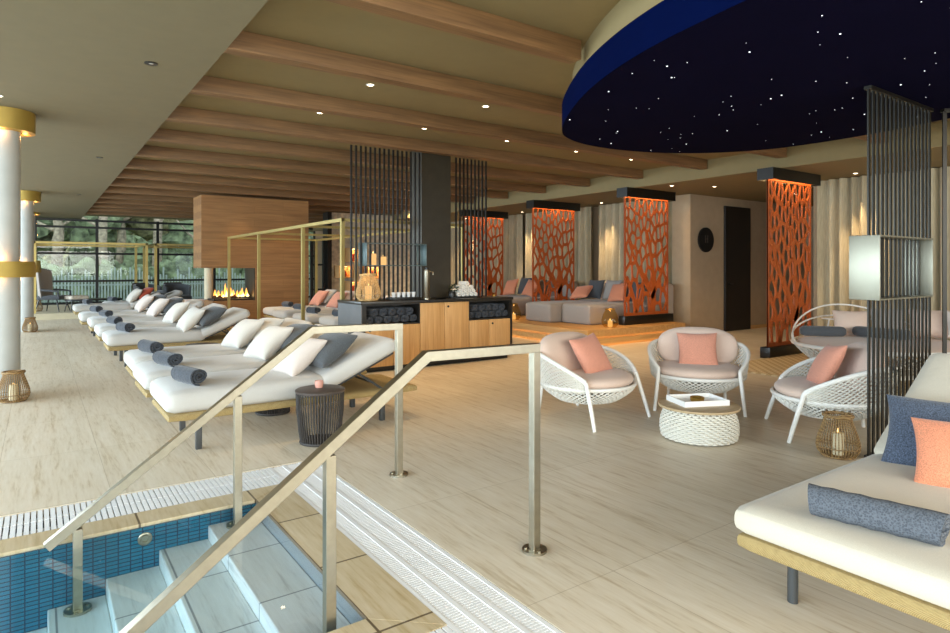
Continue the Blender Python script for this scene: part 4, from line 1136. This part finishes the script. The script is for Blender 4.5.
# ================================================================== NEST LOUNGER AND RUG
rgm = MB().b(0, 3.2, 0, 3.0, 0.001, 0.016, 0.003).build('checked_rug', M['rug'], None, False); tag(rgm, 'cream checked rug under the white wicker nest lounger', 'rug', None, (7.75, 2.2, 0))
ns = thing('nest_lounger', 'large round white wicker nest lounger with thin back arcs, behind the bar screen', 'lounger', (8.90, 3.55, 0.016), 0.0)
NR = 1.08
def nest(u, v):
    r = NR*(0.42+0.58*v**0.7); return (r*math.cos(2*PI*u), r*0.9*math.sin(2*PI*u), 0.08+0.32*v**1.6)
MB().lattice(nest, 120, 12, 0.020, True).build('wicker_bowl', M['whitewick'], ns, False)
MB().tube([(nest(k/48, 1)) for k in range(48)], 0.024, 8, True).build('rim', M['legw'], ns)
MB().lathe([(0, 0.0), (0.42, 0.0), (0.44, 0.08), (0, 0.08)], 30).build('foot_ring', M['legw'], ns)
MB().grid(lambda u, v: (NR*0.95*math.cos((v-0.5)*PI)**0.35*math.cos(2*PI*u), NR*0.86*math.cos((v-0.5)*PI)**0.35*math.sin(2*PI*u), 0.40+0.07*math.sin((v-0.5)*PI)), 48, 16, cu=True).build('seat_cushion', M['blush'], ns, True, 80)
def arc(k_, hgt, back, nm):
    Rv, Fv = Vector((0.8176, -0.5758)), Vector((0.5758, 0.8176)); P_ = []
    for i in range(29):
        q = PI*i/28; c_ = math.cos(q); s_ = math.sin(q)**1.7
        x = -Rv*NR*k_*c_+Fv*back*math.sin(q); P_.append((x.x, x.y*0.95, 0.40+hgt*s_))
    MB().tube(P_, 0.012, 7).build(nm, M['legw'], ns)
arc(0.97, 0.46, 0.95, 'back_arc'); arc(0.97, 0.30, 1.0, 'back_arc')
def fr(x, y): return (8.90+x, 3.55+y)
GN = 'cushions in the white nest lounger'
for x, y, z, m_, lb, sz in ((0.12, 0.38, 0.66, 'blush', 'large blush cushion at the left back of the nest lounger', (0.5, 0.6, 0.2)), (0.34, 0.02, 0.70, 'greyf', 'pale grey cushion in the middle of the nest lounger', (0.5, 0.55, 0.2)), (0.50, -0.40, 0.70, 'blush', 'blush cushion right of the grey one in the nest lounger', (0.5, 0.6, 0.2)), (0.45, -0.78, 0.72, 'pink_white', 'pale cushion at the right end of the nest lounger, seen through the bars', (0.45, 0.5, 0.2))):
    c = fr(x, y); cushion(m_, lb, (c[0], c[1], z-0.02), lean(0.5, 0.5), (sz[0]*0.8, sz[1]*0.75, sz[2]), GN)
for (x, y, L_, rz, lb) in ((-0.42, 0.50, 0.55, 1.3, 'dark grey bolster on the left side of the nest lounger'), (-0.05, -0.05, 0.7, 0.45, 'dark grey bolster in the middle of the nest lounger')):
    c = fr(x, y); o = MB().soft((0, 0, 0), (0.17, L_, 0.13), 0.06).build('bolster', M['grey_dark'], None); tag(o, lb, 'cushion', 'bolsters in the nest lounger', (c[0], c[1], 0.565), (0, 0, rz-0.6))
wt_ = thing('side_stand', 'small white wire side stand behind the nest lounger', 'stand', (10.0, 4.62, 0.016))
MB().lathe([(0, 0.60), (0.16, 0.60), (0.16, 0.615), (0, 0.615)], 24).build('top', M['legw'], wt_)
for k in range(3): MB().tube([(0.05*math.cos(k*2.1), 0.05*math.sin(k*2.1), 0.60), (0.15*math.cos(k*2.1), 0.15*math.sin(k*2.1), 0.0)], 0.01, 6).build('leg', M['legw'], wt_)

# ================================================================== FIREPLACE WALL
fp = thing('fireplace', 'tall oak clad fireplace wall with an open hearth below its left end', 'fireplace', (3.07, 15.35, 0))
m = MB(); m.b(0, 2.55, 0, 0.9, 1.40, Z_SLAB-0.001); m.build('hood', M['hood'], fp, False)
m = MB(); m.b(1.22, 2.55, 0.0, 0.9, 0, 1.40); m.build('side_wall', M['hood'], fp, False)
m = MB(); m.b(0.25, 1.22, 0.0, 0.9, 0, 0.62, 0.004); m.build('hearth', M['hood'], fp, False)
m = MB(); m.b(0.30, 1.20, 0.12, 0.78, 0.62, 0.66); m.build('burner_tray', M['black'], fp, False)
m = MB(); m.b(1.20, 1.225, 0.02, 0.85, 0.62, 1.40); m.build('flue_panel', M['black'], fp, False)
for i in range(7):
    rr = random.Random(i); x = 0.42+0.1*i; MB().cyl((x-0.08, 0.28+rr.uniform(0, .1), 0.69), (x+0.10, 0.5+rr.uniform(0, .1), 0.73+rr.uniform(0, .06)), 0.035, n=8).build('log', M['log'], fp)
rr = random.Random(8)
for i in range(11):
    x = 0.40+0.07*i; hgt = rr.uniform(0.14, 0.34); y = 0.38+rr.uniform(-.06, .1)
    ff = MB(); ff.lathe([(0.0, 0), (0.035, 0.04), (0.03, hgt*0.45), (0.012, hgt*0.8), (0, hgt)], 8, (x, y, 0.70)); fo = ff.build('flame', M['flame'], fp)
    fc = MB(); fc.lathe([(0.0, 0), (0.045, 0.03), (0.02, hgt*0.3), (0, hgt*0.5)], 8, (x+0.02, y-0.03, 0.69)); fc.build('flame_core', M['flamecore'], fo)
point('firelight', (0.75, 0.3, 0.95), 9, (1, 0.5, 0.15), 0.12, fp)
struct('wall_pillar', MB().cyl((3.62, 17.2, 0), (3.62, 17.2, 3.26), 0.11, n=24), M['pale_wall'], True)

# ================================================================== GOLD FRAMES
def gold_frame(label, x0, x1, ys, zt, z0=0.0, r=0.024, group=None, side=None):
    t = thing('gold_frame', label, 'pavilion frame', (x0, ys[0], z0), 0, group)
    for x in (0, x1-x0):
        for y in ys: MB().b(x-r, x+r, y-ys[0]-r, y-ys[0]+r, 0, zt-z0).build('post', M['gold'], t, False)
    for x in (0, x1-x0): MB().b(x-r*0.8, x+r*0.8, -r, ys[-1]-ys[0]+r, zt-z0-2*r, zt-z0-0.002).build('long_beam', M['gold'], t, False)
    for y in ys: MB().b(0, x1-x0, y-ys[0]-r*0.8, y-ys[0]+r*0.8, zt-z0-2*r+0.004, zt-z0-0.006).build('cross_beam', M['gold'], t, False)
    return t
gold_frame('slim gold pavilion frame over the second row of loungers, left of the counter', 3.62, 5.73, [8.50, 10.15, 12.7, 15.1], 2.13, 0, 0.026)
gold_frame('slim gold pavilion frame on the podium beside the garden window', -0.10, 2.62, [20.7, 23.2], 2.14, 0.16, 0.035)
gold_frame('slim gold pavilion frame on the podium nearer the fireplace', 2.86, 5.6, [20.7, 23.2], 2.14, 0.16, 0.035)

# ================================================================== STONE WALL SHELVES
def cube_shelf(label, x, z, w_=0.46, h_=0.40):
    t = thing('cube_shelf', label, 'shelf', (x, 17.80, z), 0, 'oak cube shelves on the stone wall')
    d = 0.19; th = 0.03
    c = MB(); c.b(-w_/2, w_/2, -d, d, 0, th); c.b(-w_/2, w_/2, -d, d, h_-th, h_); c.b(-w_/2, -w_/2+th, -d, d, th, h_-th); c.b(w_/2-th, w_/2, -d, d, th, h_-th); c.b(-w_/2, w_/2, d-0.01, d, 0, h_)
    c.build('case', M['oak'], t, False)
    MB().b(-w_/2+0.05, w_/2-0.05, d-0.05, d-0.035, h_-th-0.012, h_-th-0.002).build('shelf_light', M['led'], t)
    point('shelf_glow', (0, 0, h_-0.08), 4, (1, 0.7, 0.35), 0.05, t)
    v = MB().lathe([(0, 0), (0.06, 0), (0.085, 0.08), (0.05, 0.19), (0.03, 0.22), (0, 0.22)], 18).build('clay_jar', M['rust'], None)
    tag(v, 'reddish clay jar inside the %s' % label, 'jar', None, (x, 17.78, z+th+0.001))
cube_shelf('topmost lit oak cube shelf', 7.95, 1.58, 0.42, 0.44)
cube_shelf('middle left lit oak cube shelf', 7.62, 1.10, 0.46, 0.38)
cube_shelf('lower lit oak cube shelf', 7.95, 0.62, 0.42, 0.38)
cube_shelf('right lit oak cube shelf behind the bars', 8.55, 1.05, 0.46, 0.4)

# ================================================================== FAR LOUNGE
Z2 = 0.16
wc = thing('wing_chair', 'grey woven high backed wing chair on the podium by the window', 'armchair', (0.30, 21.35, Z2), face(0.9, -0.45))
def wback(u, v):
    a = (u-0.5)*2.3; r = 0.36+0.05*v; top = 0.40+0.72*v+0.10*v*math.cos(a*1.2)
    return (r*math.sin(a), 0.05+0.34*math.cos(a)*0.9-0.05+0.06*v, top)
m = MB(); m.grid(wback, 26, 12); bmesh.ops.solidify(m.bm, geom=m.bm.faces[:], thickness=0.03); m.build('wing_back', M['greyf'], wc, True, 70)
MB().tube([wback(k/26, 1) for k in range(27)], 0.028, 8).build('back_rim', M['grey_dark'], wc)
MB().soft((0, -0.05, 0.40), (0.64, 0.62, 0.12), 0.05).build('seat', M['grey_dark'], wc)
for sg in (-1, 1):
    MB().tube([(sg*0.34, 0.12, 0.62), (sg*0.36, -0.16, 0.60), (sg*0.35, -0.32, 0.58), (sg*0.33, -0.34, 0.40)], 0.028, 8).build('armrest', M['grey_dark'], wc)
    for y in (-0.28, 0.24): MB().tube([(sg*0.24, y*0.85, 0.36), (sg*0.31, y*1.2, 0.0)], [0.02, 0.012], 8).build('leg', M['black'], wc)
ot = thing('ottoman', 'small cushioned ottoman beside the grey wing chair', 'ottoman', (0.88, 21.05, Z2), 0.4)
MB().soft((0, 0, 0.40), (0.5, 0.42, 0.11), 0.045).build('cushion', M['pot'], ot); MB().soft((0, 0, 0.32), (0.48, 0.40, 0.06), 0.03).build('tray', M['charcoal'], ot)
for x in (-1, 1):
    for y in (-1, 1): MB().tube([(x*0.18, y*0.14, 0.30), (x*0.23, y*0.18, 0)], [0.018, 0.011], 7).build('leg', M['black'], ot)
lt = thing('low_table', 'low black table on the podium before the window', 'table', (1.55, 22.6, Z2))
MB().b(-0.6, 0.6, -0.35, 0.35, 0.24, 0.29, 0.01).build('table_top', M['black'], lt)
for x in (-.5, .5):
    for y in (-.27, .27): MB().cyl((x, y, 0), (x, y, 0.24), 0.025, n=8).build('leg', M['black'], lt)
def tub(label, x, y, rz):
    t = thing('tub_chair', label, 'armchair', (x, y, Z2), rz, 'dark tub chairs by the fireplace')
    def tb_(u, v):
        a = (u-0.5)*3.9; return (0.38*math.sin(a)*(1+0.08*v), 0.36*math.cos(a), 0.22+(0.40+0.14*math.cos(a*0.7))*v)
    m = MB(); m.grid(tb_, 26, 8); bmesh.ops.solidify(m.bm, geom=m.bm.faces[:], thickness=0.06); m.build('tub_back', M['charcoal'], t, True, 80)
    MB().soft((0, -0.02, 0.32), (0.66, 0.66, 0.16), 0.06).build('seat', M['charcoal'], t)
    for k in range(4): a_ = PI/4+k*PI/2; MB().tube([(0.22*math.cos(a_), 0.22*math.sin(a_), 0.26), (0.31*math.cos(a_), 0.31*math.sin(a_), 0)], [0.02, 0.012], 7).build('leg', M['black'], t)
    fu = MB(); fu.grid(lambda u, v: (0.40*math.sin((u-0.5)*1.3)*(1+0.1*v), 0.36*math.cos((u-0.5)*1.3)+0.045*math.sin(v*PI*1.0)+0.05*(1-2*v)*(1 if v < 0.5 else 1), 0.35+0.44*math.sin(v*PI)), 14, 14); bmesh.ops.solidify(fu.bm, geom=fu.bm.faces[:], thickness=0.04)
    fu.build('fur_throw', M['fur'], t, True, 80)
tub('dark tub chair with brown fur throw, left of the pair by the window', 2.72, 21.2, 0.5)
tub('dark tub chair with brown fur throw, right of the pair near the fireplace', 3.50, 21.0, 0.2)
bk = thing('wicker_basket', 'tan wicker basket with lid on the floor before the tub chairs', 'basket', (2.82, 19.2, 0))
MB().lathe([(0, 0), (0.19, 0), (0.24, 0.14), (0.23, 0.30), (0.20, 0.36), (0, 0.36)], 26).build('body', M['bamboo'], bk); MB().lathe([(0, 0.36), (0.21, 0.36), (0.20, 0.40), (0.05, 0.43), (0, 0.43)], 26).build('lid', M['bamboo_pale'], bk)
pt = thing('woven_pouf', 'round pale woven pouf with a soft top, left of the fire', 'pouf', (3.22, 16.75, 0))
MB().lathe([(0, 0), (0.26, 0), (0.33, 0.12), (0.34, 0.36), (0.30, 0.46), (0, 0.46)], 30).build('woven_body', M['pot'], pt); MB().soft((0, 0, 0.53), (0.6, 0.6, 0.16), 0.075).build('soft_top', M['blush'], pt)

# ================================================================== GARDEN BEHIND THE WINDOW
struct('ground', MB().b(-40, 60, 26, 90, -0.5, -0.3), M['grass'])
fe = thing('picket_fence', 'row of pale upright pickets behind the garden window', 'fence', (-6, 28.5, -0.3))
rr = random.Random(4); m = MB()
for i in range(240):
    x = i*0.11; hgt = rr.uniform(1.25, 1.75); m.b(x-0.028, x+0.028, -0.02, 0.02, 0, hgt)
m.build('pickets', M['picket'], fe, False); m = MB(); m.b(-0.1, 26.4, 0.02, 0.05, 0.4, 0.47); m.b(-0.1, 26.4, 0.02, 0.05, 1.0, 1.07); m.build('rails', M['picket'], fe, False)
def blob(m, c, s, seed, sub=3):
    rr = random.Random(seed); t = bmesh.new(); bmesh.ops.create_icosphere(t, subdivisions=sub, radius=1.0)
    ph = [rr.uniform(0, 6) for _ in range(6)]
    for v in t.verts:
        p = v.co; k_ = 1+0.16*math.sin(5*p.x+ph[0])*math.sin(5*p.y+ph[1])+0.13*math.sin(9*p.z+ph[2]+4*p.x)+rr.uniform(-0.14, 0.14)
        v.co = Vector((p.x*s[0]*k_, p.y*s[1]*k_, p.z*s[2]*k_))
    m.add(t, Matrix.Translation(c))
def tree(label, x, y, h, kind, seed):
    rr = random.Random(seed); t = thing('garden_tree', label, 'tree', (x, y, -0.3), 0, 'trees in the garden behind the window')
    tk = MB(); tk.tube([(0, 0, 0), (rr.uniform(-.2, .2), 0, h*0.35), (rr.uniform(-.3, .3), 0, h*0.7), (rr.uniform(-.3, .3), 0, h)], [0.24, 0.19, 0.12, 0.04], 9)
    for k in range(7):
        z = h*rr.uniform(0.3, 0.85); a = rr.uniform(0, 6.28); L_ = rr.uniform(1.2, 2.4)
        tk.tube([(0, 0, z), (L_*0.5*math.cos(a), L_*0.5*math.sin(a), z+0.5), (L_*math.cos(a), L_*math.sin(a), z+rr.uniform(.6, 1.4))], [0.08, 0.05, 0.02], 6)
    tk.build('trunk', M['bark'], t)
    if kind == 'bare': return
    cr = MB()
    for k in range(9):
        z = h*rr.uniform(0.15, 0.95); q = 1.9*(1-z/h*0.6)
        blob(cr, (rr.uniform(-q, q), rr.uniform(-q, q)*0.6, z), (rr.uniform(.7, 1.3), rr.uniform(.6, 1.0), rr.uniform(.7, 1.4)), seed*31+k)
    cr.build('crown', M[kind], t, False)
KW = {'leaf1': 'mid green tree', 'leaf2': 'blue green tree', 'leaf3': 'olive yellow tree', 'bare': 'bare pale branched tree'}
xs = [(-4.2, 33, 9, 'leaf1'), (-2.6, 37, 11, 'leaf3'), (-1.0, 34, 8, 'leaf2'), (0.5, 31.5, 9, 'bare'), (1.6, 36, 10, 'leaf1'), (3.0, 33, 9, 'leaf2'), (4.4, 31.8, 10, 'bare'), (5.4, 36, 9, 'leaf3'), (7.2, 33, 10, 'leaf2'), (9.2, 35, 10, 'leaf1'), (11.5, 33, 9, 'leaf2'), (14.0, 36, 10, 'leaf1'), (2.2, 30.6, 8, 'bare'), (6.3, 31, 9, 'bare'), (16.5, 35, 10, 'leaf2'), (-6.5, 36, 10, 'leaf2')]
for i, (x, y, h, kd) in enumerate(xs):
    tree('%s, number %d from the left behind the garden window' % (KW[kd], sorted(q[0] for q in xs).index(x)+1), x, y, h, kd, 100+i)
hd = thing('hedge', 'dark green hedge band behind the pale pickets', 'hedge', (-10, 30, -0.3))
m = MB()
for i in range(26): blob(m, (i*1.15, random.Random(i).uniform(-.2, .3), 0.8), (0.9, 0.6, 1.0+0.3*random.Random(i+90).random()), 500+i, 3)
m.build('foliage', M['leaf2'], hd, False)
bd = thing('woodland', 'distant wall of mixed woodland filling the garden view', 'woodland', (-25, 48, -0.3))
m = MB(); m2 = MB()
for i in range(34):
    rr = random.Random(i+700)
    for z in (2.0, 5.5, 9.0): blob(m if (i+int(z)) % 2 else m2, (i*1.9+rr.uniform(-.6, .6), rr.uniform(-1.5, 1.5), z+rr.uniform(-.6, .6)), (1.9, 1.5, 2.4), 900+i*3+int(z), 3)
m.build('foliage', M['leaf2'], bd, False); m2.build('foliage', M['leaf3'], bd, False)

for x, lb in ((7.9, 'added fill downlight brightening the stone wall above the lit cube shelves'), (9.3, 'added fill downlight brightening the stone wall right of the cube shelves'), (10.6, 'added fill downlight brightening the right end of the stone wall')):  # extra lamps added only to brighten the stone wall behind the bars
    make_downlight(lb, (x, 16.85, Z_CEIL if x < 9.4 else Z_LOW), 120, 'added stone wall fill lamps', 80)
for x, lb in ((3.9, 'downlight glowing on the left part of the oak fireplace wall'), (5.0, 'downlight glowing on the right part of the oak fireplace wall')):
    make_downlight(lb, (x, 14.90, Z_CEIL), 40, 'fireplace wall washers', 70)
